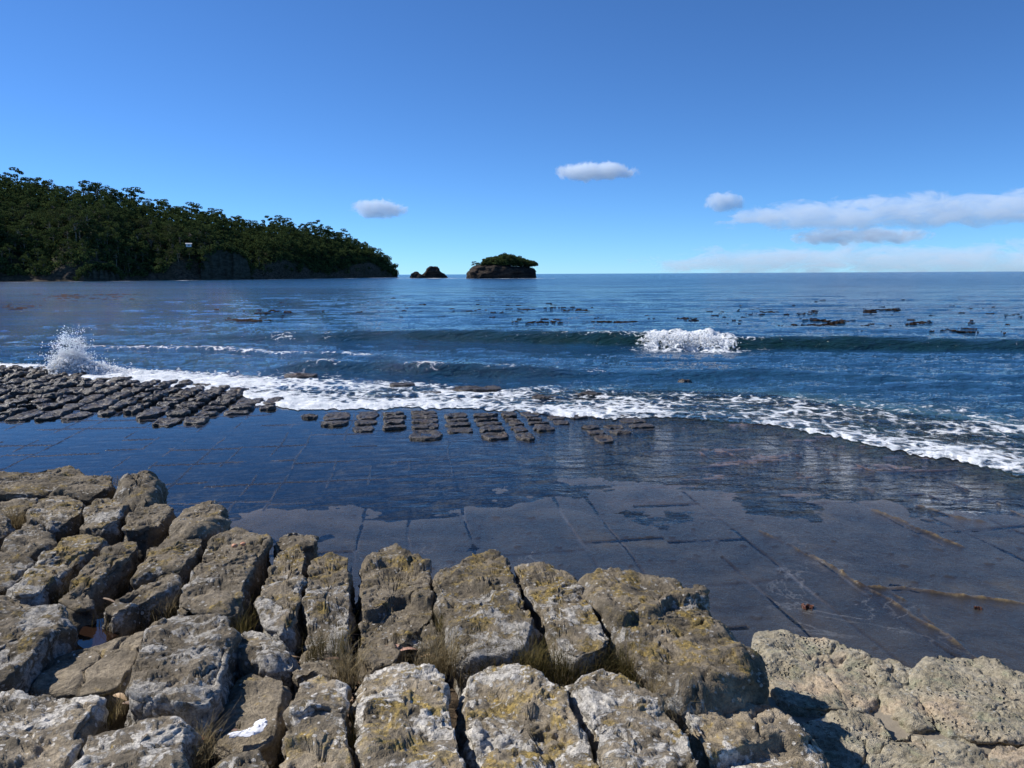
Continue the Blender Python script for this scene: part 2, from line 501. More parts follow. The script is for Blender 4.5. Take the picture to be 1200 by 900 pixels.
# ------------------------------------------------------------------ the sea
def foam_nodes(m, p):
    a = m.attr('foam')
    n = m.noise(p, 2.3, 10, 0.72, 1.1)
    v = m.voro(m.pos((1.0, 0.8, 1.0)), 3.2, 'DISTANCE_TO_EDGE')
    lace = m.rng(v, 0.0, 0.22, 0.18, -0.10)
    f = m.math('ADD', m.math('ADD', a, m.math('MULTIPLY', m.math('SUBTRACT', n, 0.5), 2.1)), lace)
    mask = m.rng(f, 0.42, 0.80)
    h = m.math('ADD', m.noise(p, 6, 6, 0.7, 0.5), m.math('MULTIPLY', m.noise(p, 30, 4, 0.6), 0.4))
    return mask, h
def mat_sea():
    m = NM('sea_water')
    p = m.pos(); q = m.pos((0.45, 1.0, 1.0)); q2 = m.pos((0.8, 1.5, 1.0))
    n = m.noise(q, 0.9, 5, 0.62, 0.4); n2 = m.noise(q2, 3.2, 5, 0.62, 0.5); n0 = m.noise(m.pos((0.3, 1, 1)), 0.16, 4, 0.6)
    h = m.math('ADD', m.math('MULTIPLY', n, 1.0), m.math('MULTIPLY', n2, 0.42))
    h = m.math('ADD', h, m.math('MULTIPLY', n0, 2.2))
    nb = m.bump(h, m.attr('bmp'), 0.55)
    big = m.rng(m.noise(m.pos((0.12, 1.0, 1.0)), 0.035, 5, 0.6), 0.38, 0.62)
    wc = m.mix(big, (0.009, 0.044, 0.098), (0.015, 0.070, 0.148))
    wc = m.mix(m.attr('grn'), wc, (0.005, 0.024, 0.016))
    body = m.bsdf(wc, m.attr('rgh'), nb, 0.5, IOR=1.33)
    fr = m.n('ShaderNodeFresnel', i_IOR=1.33); m.l(nb, fr.inputs['Normal'])
    gl = m.n('ShaderNodeBsdfGlossy', i_Roughness=0.05); m.l(nb, gl.inputs['Normal'])
    tr = m.n('ShaderNodeBsdfTransparent'); tr.inputs[0].default_value = (0.72, 0.86, 0.84, 1)
    film = m.mixsh(fr.outputs[0], tr.outputs[0], gl.outputs[0])
    water = m.mixsh(m.attr('body'), film, body)
    mask, fh = foam_nodes(m, p)
    foam = m.bsdf(m.mix(m.rng(m.noise(p, 3.5, 6, 0.7, 0.4), .35, .65), (0.50, 0.55, 0.59), (0.86, 0.88, 0.90)), 0.8, m.bump(fh, 0.8, 0.06), 0.2)
    return m.done(m.mixsh(mask, water, foam))
M_SEA = mat_sea()

def build_sea():
    nu, nv = 1350, 900
    az = np.linspace(math.radians(-58), math.radians(56), nu)
    R0 = shore_r(az)
    # leading edge of the wash wanders a little
    R0 = R0 + 0.45 * fbm(P3(az * 9, az * 0 + 1), 3) + 0.25 * fbm(P3(az * 25, az * 0 + 3), 4) + 0.22 * fbm(P3(az * 110, az * 0 + 7), 4)
    A, T = np.meshgrid(az, np.linspace(0, 1, nv))
    RR = np.broadcast_to(R0, A.shape)
    R = RR * (16000.0 / RR) ** (T ** 1.12)
    x = (R * np.sin(A)).ravel(); y = (R * np.cos(A)).ravel(); r = R.ravel(); a = A.ravel()
    off = r - np.broadcast_to(R0, A.shape).ravel()
    px, py = proj(x, y, 0.0)
    dr = np.gradient(R, axis=0).ravel()
    z = np.full_like(x, 0.012)
    deep = sstep(0.5, 8, off)
    def layer(sx, sy, amp, octv, seed):
        wl = 1.0 / sy
        att = sstep(0.6, 0.25, dr / wl)
        return amp * att * fbm(P3(x * sx, y * sy, seed), octv)
    z = z + deep * (layer(0.035, 0.12, 0.16, 2, 1) + layer(0.16, 0.45, 0.085, 3, 5) + 0 * x) + sstep(0.4, 2.5, off) * (layer(0.6, 1.3, 0.060, 4, 9) + layer(1.7, 2.6, 0.022, 3, 29))
    z = z + (1 - deep) * np.clip(off, 0, 1) * (layer(0.5, 0.9, 0.03, 3, 19))
    grn = np.zeros_like(x); foam = np.zeros_like(x)
    wv = 0.5 * fbm(P3(x * 0.12, y * 0 + 2), 2)
    def ridge(pts, amps, back, face, pw=1.0, g=1.0):
        nonlocal z, grn
        q = np.array(pts, float); w = at_z(q[:, 0], q[:, 1], 0.0)
        qa = np.arctan2(w[:, 0], w[:, 1]); qr = np.hypot(w[:, 0], w[:, 1])
        rb = np.interp(a, qa, qr) + wv * back * 0.15
        am = np.interp(a, qa, amps)
        s = r - rb
        pr = np.where(s < face, sstep(0, face, s) ** pw, np.exp(-((s - face) / back) ** 2))
        tr_ = -0.18 * np.exp(-((s + face * 0.6) / (face * 0.9)) ** 2)
        z = z + am * (pr + tr_)
        fc = sstep(-0.1, 0.25, s / face) * (1 - sstep(0.95, 1.5, s / face))
        grn = np.maximum(grn, fc * np.clip(am / 0.5, 0, 1) * g)
        return s, am, fc
    # the breaking swell
    s1, am1, fc1 = ridge([(-200, 395), (150, 397), (250, 398), (350, 399), (600, 402), (745, 405), (860, 408), (1000, 408), (1200, 411), (1500, 416)],
                         [0.0, 0.10, .20, .27, .42, .48, .48, .44, .36, .32], 3.0, 1.2, 0.8)
    # second low swell running up to the shelf
    s2, am2, fc2 = ridge([(100, 430), (300, 436), (360, 437), (520, 441), (620, 442), (700, 440), (820, 442), (920, 441), (1100, 452), (1400, 475)],
                         [0, .05, .22, .30, .24, .10, .16, .12, .06, 0], 1.2, 0.7, 0.9, 0.8)
    s3, am3, fc3 = ridge([(-300, 412), (60, 412), (200, 411), (330, 416), (450, 420), (600, 424)],
                         [0.05, .10, .12, .10, .06, 0], 1.5, 0.8, 1.0, 0.3)
    # foam amounts, read off where the wash lies
    TOP = lerp(px, [-300, 0, 60, 130, 200, 300, 340, 400, 500, 600, 700, 800, 900, 1000, 1100, 1200, 1400],
                   [424, 426, 429, 431, 436, 439, 438, 444, 448, 455, 452, 456, 463, 470, 478, 492, 520])
    BOT = np.interp(px, SHORE_PX, SHORE_PY)
    tt = (BOT - py) / np.maximum(BOT - TOP, 1)
    D = lerp(px, [-300, 0, 300, 380, 460, 560, 700, 820, 1000, 1200, 1500], [.9, 1.02, 1.08, .90, .72, .68, .60, .56, .56, .55, .52])
    env = (1 - sstep(0.75, 1.25, tt)) * (0.72 + 0.28 * (1 - sstep(0.0, 0.3, np.abs(tt - 0.12))))
    patch = 0.30 * fbm(P3(x * 0.35, y * 0.5, 4), 3)
    foam = np.where(tt > -0.5, D * env + patch * (1 - sstep(0.9, 1.2, tt)) , 0)
    # bright bead along the front edge, strongest on the right
    bead = np.exp(-((off - 0.22) / 0.20) ** 2) * lerp(px, [0, 600, 800, 860, 960, 1200, 1500], [.3, .35, .35, .3, .60, .75, .7])
    foam = np.maximum(foam, bead + 0.2 * fbm(P3(x * 2, y * 2, 8), 2) * (bead > .1))
    # crest of the breaker between px 745 and 865
    br = sstep(732, 775, px + 9 * perlin(P3(y * 2.0, px * 0.05))) * (1 - sstep(835, 885, px + 9 * perlin(P3(y * 2.0, px * 0.05, 3))))
    bf = br * sstep(-0.5, 0.1, s1) * (1 - sstep(1.6, 2.3, s1 + 0.5 * fbm(P3(x * 2, y * 2, 3), 2)))
    foam = np.maximum(foam, 1.1 * bf * (0.75 + 0.5 * fbm(P3(x * 1.5, y * 1.5, 13), 3)))
    z = z + bf * br * (0.03 + 0.24 * fbm(P3(x * 1.4, y * 1.4, 11), 4))
    side_ = np.clip(sstep(560, 740, px) * (1 - sstep(740, 760, px)) + sstep(850, 870, px) * (1 - sstep(875, 930, px)), 0, 1)
    foam = np.maximum(foam, 0.46 * side_ * sstep(0.55, 0.95, s1) * (1 - sstep(1.2, 1.9, s1)) + 0.15 * side_ * perlin(P3(px * .15, s1 * 0)))
    foam = np.maximum(foam, 0.50 * sstep(715, 770, px) * (1 - sstep(860, 905, px)) * sstep(-2.6, -0.9, s1) * (1 - sstep(0.0, 0.3, s1)))
    tip = (sstep(300, 330, px) * (1 - sstep(338, 352, px)) * 0.40 + sstep(375, 382, px) * (1 - sstep(385, 392, px)) * 0.3)
    foam = np.maximum(foam, tip * fc1)
    # crumbling crest bits on the second swell
    cb = np.exp(-((px - 500) / 22) ** 2) + 0.7 * np.exp(-((px - 380) / 20) ** 2) + 0.6 * np.exp(-((px - 600) / 35) ** 2) + .5 * np.exp(-((px - 690) / 25) ** 2)
    foam = np.maximum(foam, 0.60 * cb * sstep(0.1, 0.6, s2) * (1 - sstep(0.9, 1.6, s2)))
    # thin wind-rows of old foam
    foam = np.maximum(foam, 0.47 * np.exp(-((s3 - 0.8) / 0.5) ** 2) * sstep(70, 110, px) * (1 - sstep(430, 480, px)))
    # foam left by waves along the far shore
    hl = (py < 334) & (py > 322)
    fl = np.exp(-((py - HSH_PY(px)) / 0.8) ** 2) * (px < 480) * (0.30 + 0.45 * fbm(P3(px * 0.03, px * 0, 6), 3))
    foam = np.where(hl, np.maximum(foam, fl), foam)
    fi = np.exp(-((py - 326.2) / 0.7) ** 2) * ((px > 465) & (px < 650)) * (0.42 + 0.35 * perlin(P3(px * 0.06, px * 0, 2)))
    foam = np.where(hl, np.maximum(foam, fi), foam)
    foam = np.clip(foam, 0, 1.3)
    z = z + (foam > 0.3) * (off < 9) * np.clip(off / 0.3, 0, 1) * 0.05 * np.clip(foam, 0, 1) * (0.8 + fbm(P3(x * 2.2, y * 2.2, 6), 4))
    z = np.where(off < 0.15, np.minimum(z, 0.012 + 0.25 * off), z)
    depth = 0.035 * off + 0.10 * np.clip(off - 5, 0, 999) ** 1.4 + np.clip(z, 0, 1) * 0.6
    shelfw = lerp(px, [0, 350, 600, 800, 1200], [0.12, 0.16, 0.35, 0.9, 1.0])
    dm_ = lerp(px, [500, 850, 1000], [1, .45, .3]); depth = depth * (dm_ + (1 - dm_) * sstep(4, 8, off)) + 2.5 * sstep(2.5, 5.5, off - lerp(px, [500, 800, 1200], [0, .7, .9]))
    body = 1 - np.exp(-np.clip(depth, 0, 50) / shelfw)
    body = np.maximum(body, fc1 * 0)
    bmp = 0.40 + 0.55 * sstep(0.3, 2.5, off)
    bmp = np.where(r > 300, bmp * 1.0, bmp)
    me = mesh_np('sea', np.stack([x, y, z], -1), grid_faces(nu, nv),
                 {'foam': foam, 'body': np.clip(body, 0, 1), 'grn': grn, 'bmp': bmp, 'rgh': 0.05 + 0.10 * sstep(25, 250, r)})
    o = link('sea', me, M_SEA); tag(o, kind='structure')

# shoreline of the wooded headland: picture row of the waterline for a picture column
HS_PX = [-500, -200, 0, 100, 200, 300, 400, 465]
HS_PY = [336, 332, 330.5, 329.8, 328.6, 327.4, 326.0, 325.0]
def HSH_PY(px): return np.interp(px, HS_PX, HS_PY)
build_sea()

# ------------------------------------------------------------------ spray
def mat_spray():
    m = NM('white_spray')
    d = m.n('ShaderNodeBsdfDiffuse'); d.inputs[0].default_value = (0.96, 0.97, 0.98, 1)
    t = m.n('ShaderNodeBsdfTranslucent'); t.inputs[0].default_value = (0.96, 0.97, 0.98, 1)
    return m.done(m.mixsh(0.6, d.outputs[0], t.outputs[0]))
M_SPRAY = mat_spray()
OCT = np.array([[1,0,0],[-1,0,0],[0,1,0],[0,-1,0],[0,0,1],[0,0,-1]], float)
OCF = np.array([[0,2,4],[2,1,4],[1,3,4],[3,0,4],[2,0,5],[1,2,5],[3,1,5],[0,3,5]])
def droplets(name, P, S, label):
    rng = np.random.default_rng(len(P))
    n = len(P)
    st = 1 + 0.9 * rng.random((n, 1, 3)) * (rng.random((n, 1, 1)) > 0.4)
    V = P[:, None, :] + OCT[None] * S[:, None, None] * st
    Fc = (OCF[None] + 6 * np.arange(n)[:, None, None]).reshape(-1, 3)
    o = link(name, mesh_np(name, V.reshape(-1, 3), Fc), M_SPRAY)
    tag(o, label, 'sea spray', kind='stuff'); return o

def build_splash():
    rng = np.random.default_rng(21)
    base = at_z(82, 438, 0.0)
    P, S = [], []
    n = 15000
    # fine shower
    jets = [(-0.45, 0.72, .6), (-0.2, 1.05, 1), (0.0, 1.35, 1.1), (0.12, 1.62, .9), (0.35, 1.15, .8), (0.62, 0.75, .8), (0.95, 0.5, .6), (1.3, 0.35, .5), (-0.75, .4, .5), (0.05, .8, 1.2)]
    pr = np.array([j[2] for j in jets]); pr /= pr.sum()
    k = rng.choice(len(jets), n, p=pr)
    J = np.array(jets)[k]
    t = rng.random(n) ** 1.25
    hx = J[:, 0] * t * 1.0 + rng.normal(0, 0.05 + 0.17 * t) + 0.10 * rng.normal(0, 1, n)
    hz = J[:, 1] * (1.05 * t) * (1 - 0.18 * t) + rng.normal(0, 0.05, n)
    hy = rng.normal(0, 0.16, n)
    nz = fbm(np.stack([hx * 3.5, hy * 3.5, hz * 3.5], -1), 3)
    keep = (nz > -0.10 + 0.5 * (t - 0.55)) & (hz > -0.03)
    P.append(np.stack([base[0] + hx, base[1] + hy, hz], -1)[keep])
    S.append((0.007 + 0.022 * rng.random(n) ** 3 * (1.2 - t))[keep])
    # low skirt of whitewater spreading right
    n = 6500
    hx = rng.gamma(1.3, 0.55, n) - 0.55
    top = 0.46 * np.exp(-((hx - 0.05) / 0.50) ** 2) + 0.20 * np.exp(-((hx - 0.8) / 0.6) ** 2) + 0.05
    hz = rng.random(n) ** 1.2 * top * (1 + 0.5 * perlin(P3(hx * 6, hx * 0)))
    hy = rng.normal(0, 0.22, n)
    P.append(np.stack([base[0] + hx, base[1] + hy, hz], -1)); S.append(0.014 + 0.03 * rng.random(n) ** 2)
    droplets('splash', np.concatenate(P), np.concatenate(S), 'white splash of spray bursting over the left end of the platform')
    # solid white heart of the splash
    nu, nv = 110, 60
    U, Vv = np.meshgrid(np.linspace(-1, 1, nu), np.linspace(-1, 1, nv)); U = U.ravel(); Vv = Vv.ravel()
    X = base[0] + 0.55 + U * 1.75; Y = base[1] + Vv * 0.45
    hh = (0.30 * np.exp(-((U * 1.75 + 0.55) / 0.42) ** 2) + 0.13 * np.exp(-((U * 1.75 - 0.4) / 0.9) ** 2)) * np.clip(1 - Vv ** 2, 0, 1) ** .6
    q = np.stack([X, Y, hh], -1)
    hz = hh * (1 + 0.9 * fbm(q * 4.5, 4)) - 0.06 * (np.maximum(abs(U), abs(Vv)) > .97)
    q = np.stack([X + 0.08 * fbm(q * 5 + 3, 3), Y - 0.10 * fbm(q * 5 + 7, 3), hz], -1)
    o = link('splash_foam', mesh_np('splash_foam', q, grid_faces(nu, nv)), M_SPRAY)
    tag(o, 'thick white foam at the root of the splash', 'sea spray', kind='stuff')
    # the breaker
    n = 4200
    px = rng.triangular(742, 785, 872, n)
    b = at_z(px, np.interp(px, [745, 860], [405, 408]), 0.0)
    rise = (0.10 + 0.12 * fbm(P3(px * 0.09, px * 0, 1), 3)) * np.clip(np.minimum((px - 736) / 40, (880 - px) / 70), 0, 1)
    hh = rng.random(n)
    dirv = b / np.linalg.norm(b[:, :2], axis=1)[:, None]
    q = b + dirv * (0.5 + rng.normal(0.3, 0.35, n))[:, None]
    q[:, 2] = 0.05 + (0.30 + rise) * hh * np.clip(np.minimum((px - 730) / 30, (890 - px) / 60), 0, 1) + rng.normal(0, 0.03, n)
    droplets('breaker_spray', q, 0.012 + 0.034 * rng.random(n) ** 2, 'white crumbling crest on the swell right of centre')
build_splash()

# ------------------------------------------------------------------ floating kelp
def build_kelp():
    rng = np.random.default_rng(8)
    patches = [(0, 190, 343, 352, 260), (0, 60, 356, 362, 60), (235, 330, 372, 376, 60), (260, 400, 362, 367, 60), (420, 480, 357, 360, 50), (470, 540, 368, 372, 40),
               (545, 640, 361, 366, 60), (628, 700, 359, 364, 60), (605, 660, 373, 378, 60), (690, 720, 372, 377, 40), (700, 770, 376, 379, 60),
               (780, 820, 372, 376, 40), (860, 960, 362, 368, 120), (880, 930, 360, 363, 40), (930, 1000, 374, 383, 150), (900, 1010, 379, 385, 150), (1010, 1060, 361, 366, 80),
               (1085, 1160, 384, 389, 120), (1040, 1090, 377, 380, 30), (1150, 1260, 366, 371, 50), (230, 700, 348, 372, 160), (700, 1250, 350, 390, 220)]
    V, Fc = [], []; c = 0
    for x0, x1, y0, y1, n in patches:
        for _ in range(n):
            px = rng.uniform(x0, x1); py = rng.uniform(y0, y1)
            px = px * .6 + .4 * ((x0 + x1) / 2 + rng.normal() * (x1 - x0) / 3)
            if fbm(np.array([[px * .03, py * .5, 1.0]]), 2)[0] < 0.10: continue
            b = at_z(px, py, 0.06); R = math.hypot(b[0], b[1])
            L = rng.uniform(0.10, 0.55) * (R / 60) ** .8; W = rng.uniform(0.006, 0.016) * (R / 55)
            an = rng.normal(0, 0.25)
            m = 6
            for i in range(m):
                s = i / (m - 1)
                cx = b[0] + math.cos(an) * (s - .5) * L; cy = b[1] + math.sin(an) * (s - .5) * L + 0.15 * math.sin(s * 7 + px) * L * .4
                ww = W * (0.3 + math.sin(math.pi * min(max(s, .05), .95))) * rng.uniform(.5, 1.2)
                zz = 0.03 + 0.03 * rng.random()
                V += [(cx, cy - ww, zz - 0.05), (cx, cy, zz + 0.05 * rng.random()), (cx, cy + ww, zz - 0.05)]
            for i in range(m - 1):
                k = c + i * 3
                Fc += [(k, k + 3, k + 4, k + 1), (k + 1, k + 4, k + 5, k + 2)]
            c += m * 3
    m = NM('kelp'); p = m.pos()
    col = m.mix(m.noise(p, 1.5, 3), (0.014, 0.010, 0.008), (0.050, 0.032, 0.022))
    mt = m.done(m.bsdf(col, 0.9, None, 0.1))
    o = link('floating_kelp', mesh_np('floating_kelp', np.array(V), np.array(Fc)), mt)
    tag(o, 'brown kelp floating in ragged streaks on the open water', 'kelp', kind='stuff')
build_kelp()

# ------------------------------------------------------------------ trees of the headland (a few source trees, copied)
def mat_leaf():
    m = NM('eucalyptus_foliage'); p = m.pos()
    oi = m.n('ShaderNodeObjectInfo')
    n = m.noise(p, 0.12, 3, 0.6)
    f = m.math('ADD', m.math('MULTIPLY', n, 0.7), m.math('MULTIPLY', m.attr('lv'), 0.5))
    c = m.mix(m.rng(f, 0.3, 0.8, 0, 1), (0.018, 0.033, 0.016), (0.100, 0.135, 0.045))
    c = m.mix(m.rng(oi.outputs['Random'], 0.6, 1.0, 0, 0.5), c, (0.060, 0.062, 0.034))
    d = m.n('ShaderNodeBsdfDiffuse'); m.l(c, d.inputs[0])
    t = m.n('ShaderNodeBsdfTranslucent'); m.l(c, t.inputs[0])
    return m.done(m.mixsh(0.25, d.outputs[0], t.outputs[0]))
M_LEAF = mat_leaf()
def mat_bark():
    m = NM('pale_bark'); p = m.pos()
    c = m.mix(m.noise(p, 0.8, 4), (0.10, 0.085, 0.065), (0.30, 0.27, 0.22))
    return m.done(m.bsdf(c, 0.9, None, 0.2))
M_BARK = mat_bark()

def tube(P, Rr, k=5):
    P = np.array(P, float); n = len(P); V = []; Fc = []
    for i in range(n):
        t = P[min(i + 1, n - 1)] - P[max(i - 1, 0)]; t /= np.linalg.norm(t) + 1e-9
        a = np.cross(t, [0.3, 0.9, 0.2]); a /= np.linalg.norm(a); b = np.cross(t, a)
        for j in range(k):
            w = 2 * math.pi * j / k
            V.append(P[i] + Rr[i] * (math.cos(w) * a + math.sin(w) * b))
    for i in range(n - 1):
        for j in range(k):
            Fc.append((i * k + j, i * k + (j + 1) % k, (i + 1) * k + (j + 1) % k, (i + 1) * k + j))
    return V, Fc
def merge(parts):
    V, Fc, c = [], [], 0
    for v, f in parts:
        V.append(np.asarray(v, float)); Fc.append(np.asarray(f) + c); c += len(v)
    return np.concatenate(V), np.concatenate(Fc)

def clump(rng, c, rad, flat, n, size):
    d = rng.normal(size=(n, 3)); d /= np.linalg.norm(d, axis=1)[:, None]
    rr = rad * (0.55 + 0.5 * rng.random(n) ** 0.5)
    ctr = c + d * rr[:, None] * np.array([1, 1, flat])
    a = rng.normal(size=(n, 3)); a /= np.linalg.norm(a, axis=1)[:, None]
    b = np.cross(a, rng.normal(size=(n, 3))); b /= np.linalg.norm(b, axis=1)[:, None]
    s = size * (0.6 + 0.8 * rng.random(n))[:, None]
    q = np.stack([ctr - a * s, ctr + b * s * .6, ctr + a * s, ctr - b * s * .6], 1).reshape(-1, 3)
    f = np.arange(4 * n).reshape(n, 4)
    lv = np.repeat(np.clip(0.5 + 0.5 * d[:, 2] + 0.2 * rng.normal(size=n), 0, 1) * 0 + rng.random(n), 4)
    return q, f, lv

def tree_data(seed, H, spread, nclump, nleaf, size, bush=False):
    rng = np.random.default_rng(seed)
    limbs = []; Q = []; LV = []
    top = np.array([rng.normal() * 0.05 * H, rng.normal() * 0.05 * H, H * (0.35 if bush else 0.62)])
    limbs.append(tube([(0, 0, -1.5), top * .5 + [rng.normal() * .2, 0, 0], top], [0.035 * H * .6, 0.03 * H * .6, 0.02 * H * .6], 6))
    for i in range(nclump):
        an = 2.4 * i + rng.random(); rad = spread * (0.15 + 0.85 * ((i + .5) / nclump) ** 0.6)
        hz = H * (0.93 - 0.40 * (rad / spread) ** 1.5 - 0.12 * rng.random())
        if bush: hz = H * (0.35 + 0.5 * rng.random() * (1 - 0.5 * rad / spread))
        if i % 4 == 3 and not bush: hz = H * rng.uniform(0.42, 0.6)
        c = np.array([math.cos(an) * rad, math.sin(an) * rad, hz])
        mid = top * .8 + (c - top * .8) * .5 + [0, 0, -0.03 * H]
        limbs.append(tube([top * rng.uniform(.55, 1), mid, c - [0, 0, .03 * H]], [0.014 * H * .6, 0.009 * H * .6, 0.004 * H * .6], 4))
        cr = spread * rng.uniform(0.26, 0.42)
        q, f, lv = clump(rng, c, cr, 0.55, nleaf, size)
        Q.append((q, f)); LV.append(lv)
    tv, tf = merge(limbs); lv_, lf = merge(Q)
    return tv, tf, lv_, lf, np.concatenate(LV)

# ------------------------------------------------------------------ the headland
HL_PX = [-500, -200, 0, 40, 100, 125, 170, 200, 250, 300, 345, 380, 400, 420, 440, 455, 464]
HL_PY = [150, 178, 197, 203, 220, 216, 228, 238, 242, 257, 257, 263, 268, 278, 289, 301, 314]
def shore_pt(px):
    return at_z(np.asarray(px, float), HSH_PY(px), 0.0)
_hpx = np.linspace(-500, 466, 260)
_hs = shore_pt(_hpx)
H_AZ = np.arctan2(_hs[:, 0], _hs[:, 1]); H_RS = np.hypot(_hs[:, 0], _hs[:, 1])
H_RS = H_RS * (1 + 0.012 * fbm(P3(H_AZ * 30, H_AZ * 0), 3))
_dep = np.interp(_hpx, [-500, 0, 300, 420, 466], [190, 170, 130, 80, 24])
_rr = H_RS + _dep
_d = ray(_hpx, np.interp(_hpx, HL_PX, HL_PY)); _hh = np.hypot(_d[:, 0], _d[:, 1])
_treeh = np.interp(_hpx, [-500, 300, 420, 455, 466], [13, 13, 10, 6, 2])
H_TOP = np.clip(CAM[2] + _rr * _d[:, 2] / _hh - _treeh, 1.0, 400)
def hill_z(az, s):
    """s: 0 at the waterline, 1 on the ridge, up to 2 behind it"""
    h = np.interp(az, H_AZ, H_TOP)
    cl = np.clip(9 + 5 * np.sin(az * 60), 3, 14) * np.clip(h / 25, 0.25, 1)
    z = np.where(s < 0.08, cl * sstep(0.0, 0.075, s), cl + (h - cl) * np.clip((s - 0.08) / 0.92, 0, 1) ** 0.85)
    z = np.where(s > 1, h - (s - 1) * h * 0.5, z)
    return z - 1.0 * (s < 0.002)
def mat_hill():
    m = NM('headland_ground'); p = m.pos((1, 1, 2.5))
    n = m.noise(p, 0.08, 8, 0.68); n2 = m.noise(p, 0.5, 5, 0.6)
    cl = m.mix(m.rng(n2, 0.35, 0.65), (0.035, 0.030, 0.024), (0.13, 0.10, 0.072))
    g = m.mix(n, (0.018, 0.024, 0.010), (0.05, 0.05, 0.026))
    c = m.mix(m.math('ADD', m.attr('cliff'), 0.0, clamp=True), g, cl)
    return m.done(m.bsdf(c, 0.95, m.bump(n2, 0.8, 1.5), 0.1))
def build_hill():
    nu, nv = 700, 120
    az = np.linspace(H_AZ[0], H_AZ[-1], nu)
    s = np.concatenate([np.linspace(-0.02, 0.12, 40), np.linspace(0.13, 2.2, nv - 40)])
    A, S = np.meshgrid(az, s); a = A.ravel(); ss = S.ravel()
    rs = np.interp(a, H_AZ, H_RS); dp = np.interp(a, H_AZ, _dep)
    r = rs + ss * dp
    x = r * np.sin(a); y = r * np.cos(a)
    z = hill_z(a, ss)
    w = P3(x, y, z)
    z = np.where(ss < 0, -2, z + sstep(0, .1, ss) * (1.6 * fbm(w * 0.06, 4)))
    rock = (ss < 0.06)
    r = r + rock * 2.2 * fbm(w * 0.12, 4)
    x = r * np.sin(a); y = r * np.cos(a)
    me = mesh_np('headland', np.stack([x, y, z], -1), grid_faces(nu, nv),
                 {'cliff': np.clip((1 - sstep(0.05, 0.09, ss)) * (0.75 + 0.6 * fbm(P3(a * 60, ss * 20), 3)), 0, 1)})
    o = link('headland', me, mat_hill()); tag(o, kind='structure')
build_hill()

CL_EDGE = []
def cliff(px0, px1, pyt, label):
    """a bare slab of cliff standing at the water's edge in front of the wooded slope"""
    nu, nv = 50, 30
    pxs = np.linspace(px0, px1, nu)
    az = az_of_px(pxs); R = np.interp(az, H_AZ, H_RS)
    d = ray(pxs, np.interp(np.linspace(0, 1, nu), [0, .08, .3, .7, .93, 1], pyt))
    top = CAM[2] + (R + 6) * d[:, 2] / np.hypot(d[:, 0], d[:, 1])
    V = []
    for j in range(nv):
        t = j / (nv - 1)
        tt = min(t / 0.85, 1)
        for i in range(nu):
            e = 1 - abs(2 * i / (nu - 1) - 1) ** 14
            rr = R[i] - 2.0 * e + 5 * tt ** 2 * e + (8 if t > .86 else 0) + (14 if t > .95 else 0)
            rr += 1.2 * math.sin(i * 0.9) * math.sin(t * 3)
            V.append((rr * math.sin(az[i]), rr * math.cos(az[i]), -1 + (top[i] + 1) * tt - (8 if t > .95 else 0)))
    for i in range(nu):
        CL_EDGE.append(((R[i] + 2) * math.sin(az[i]), (R[i] + 2) * math.cos(az[i]), top[i]))
    V = np.array(V); V[:, 2] += (V[:, 2] > 3) * 1.6 * fbm(P3(V[:, 0] * .35, V[:, 1] * .1), 3); V += 1.3 * np.stack([fbm(V * 0.25 + k * 9, 4) for k in range(3)], -1) * [1, 1, .5]
    o = link('cliff_face', mesh_np('cliff_face', V, grid_faces(nu, nv)), M_CLIFF)
    tag(o, label, 'cliff')
def mat_cliff():
    m = NM('grey_cliff'); p = m.pos((1, 1, 3))
    n = m.noise(p, 0.25, 7, 0.65); n2 = m.noise(p, 1.2, 5, 0.6)
    c = m.mix(m.rng(n, 0.3, 0.7), (0.040, 0.040, 0.030), (0.105, 0.10, 0.072))
    return m.done(m.bsdf(c, 0.95, m.bump(m.math('ADD', n, n2), 0.8, 0.8), 0.1))
M_CLIFF = mat_cliff()
cliff(236, 294, [312, 295, 290, 293, 301, 322], 'bare grey cliff slab at the foot of the wooded headland, right of its middle')
cliff(92, 140, [327, 318, 313, 311, 316, 327], 'dark weathered cliff among bushes at the left foot of the headland')

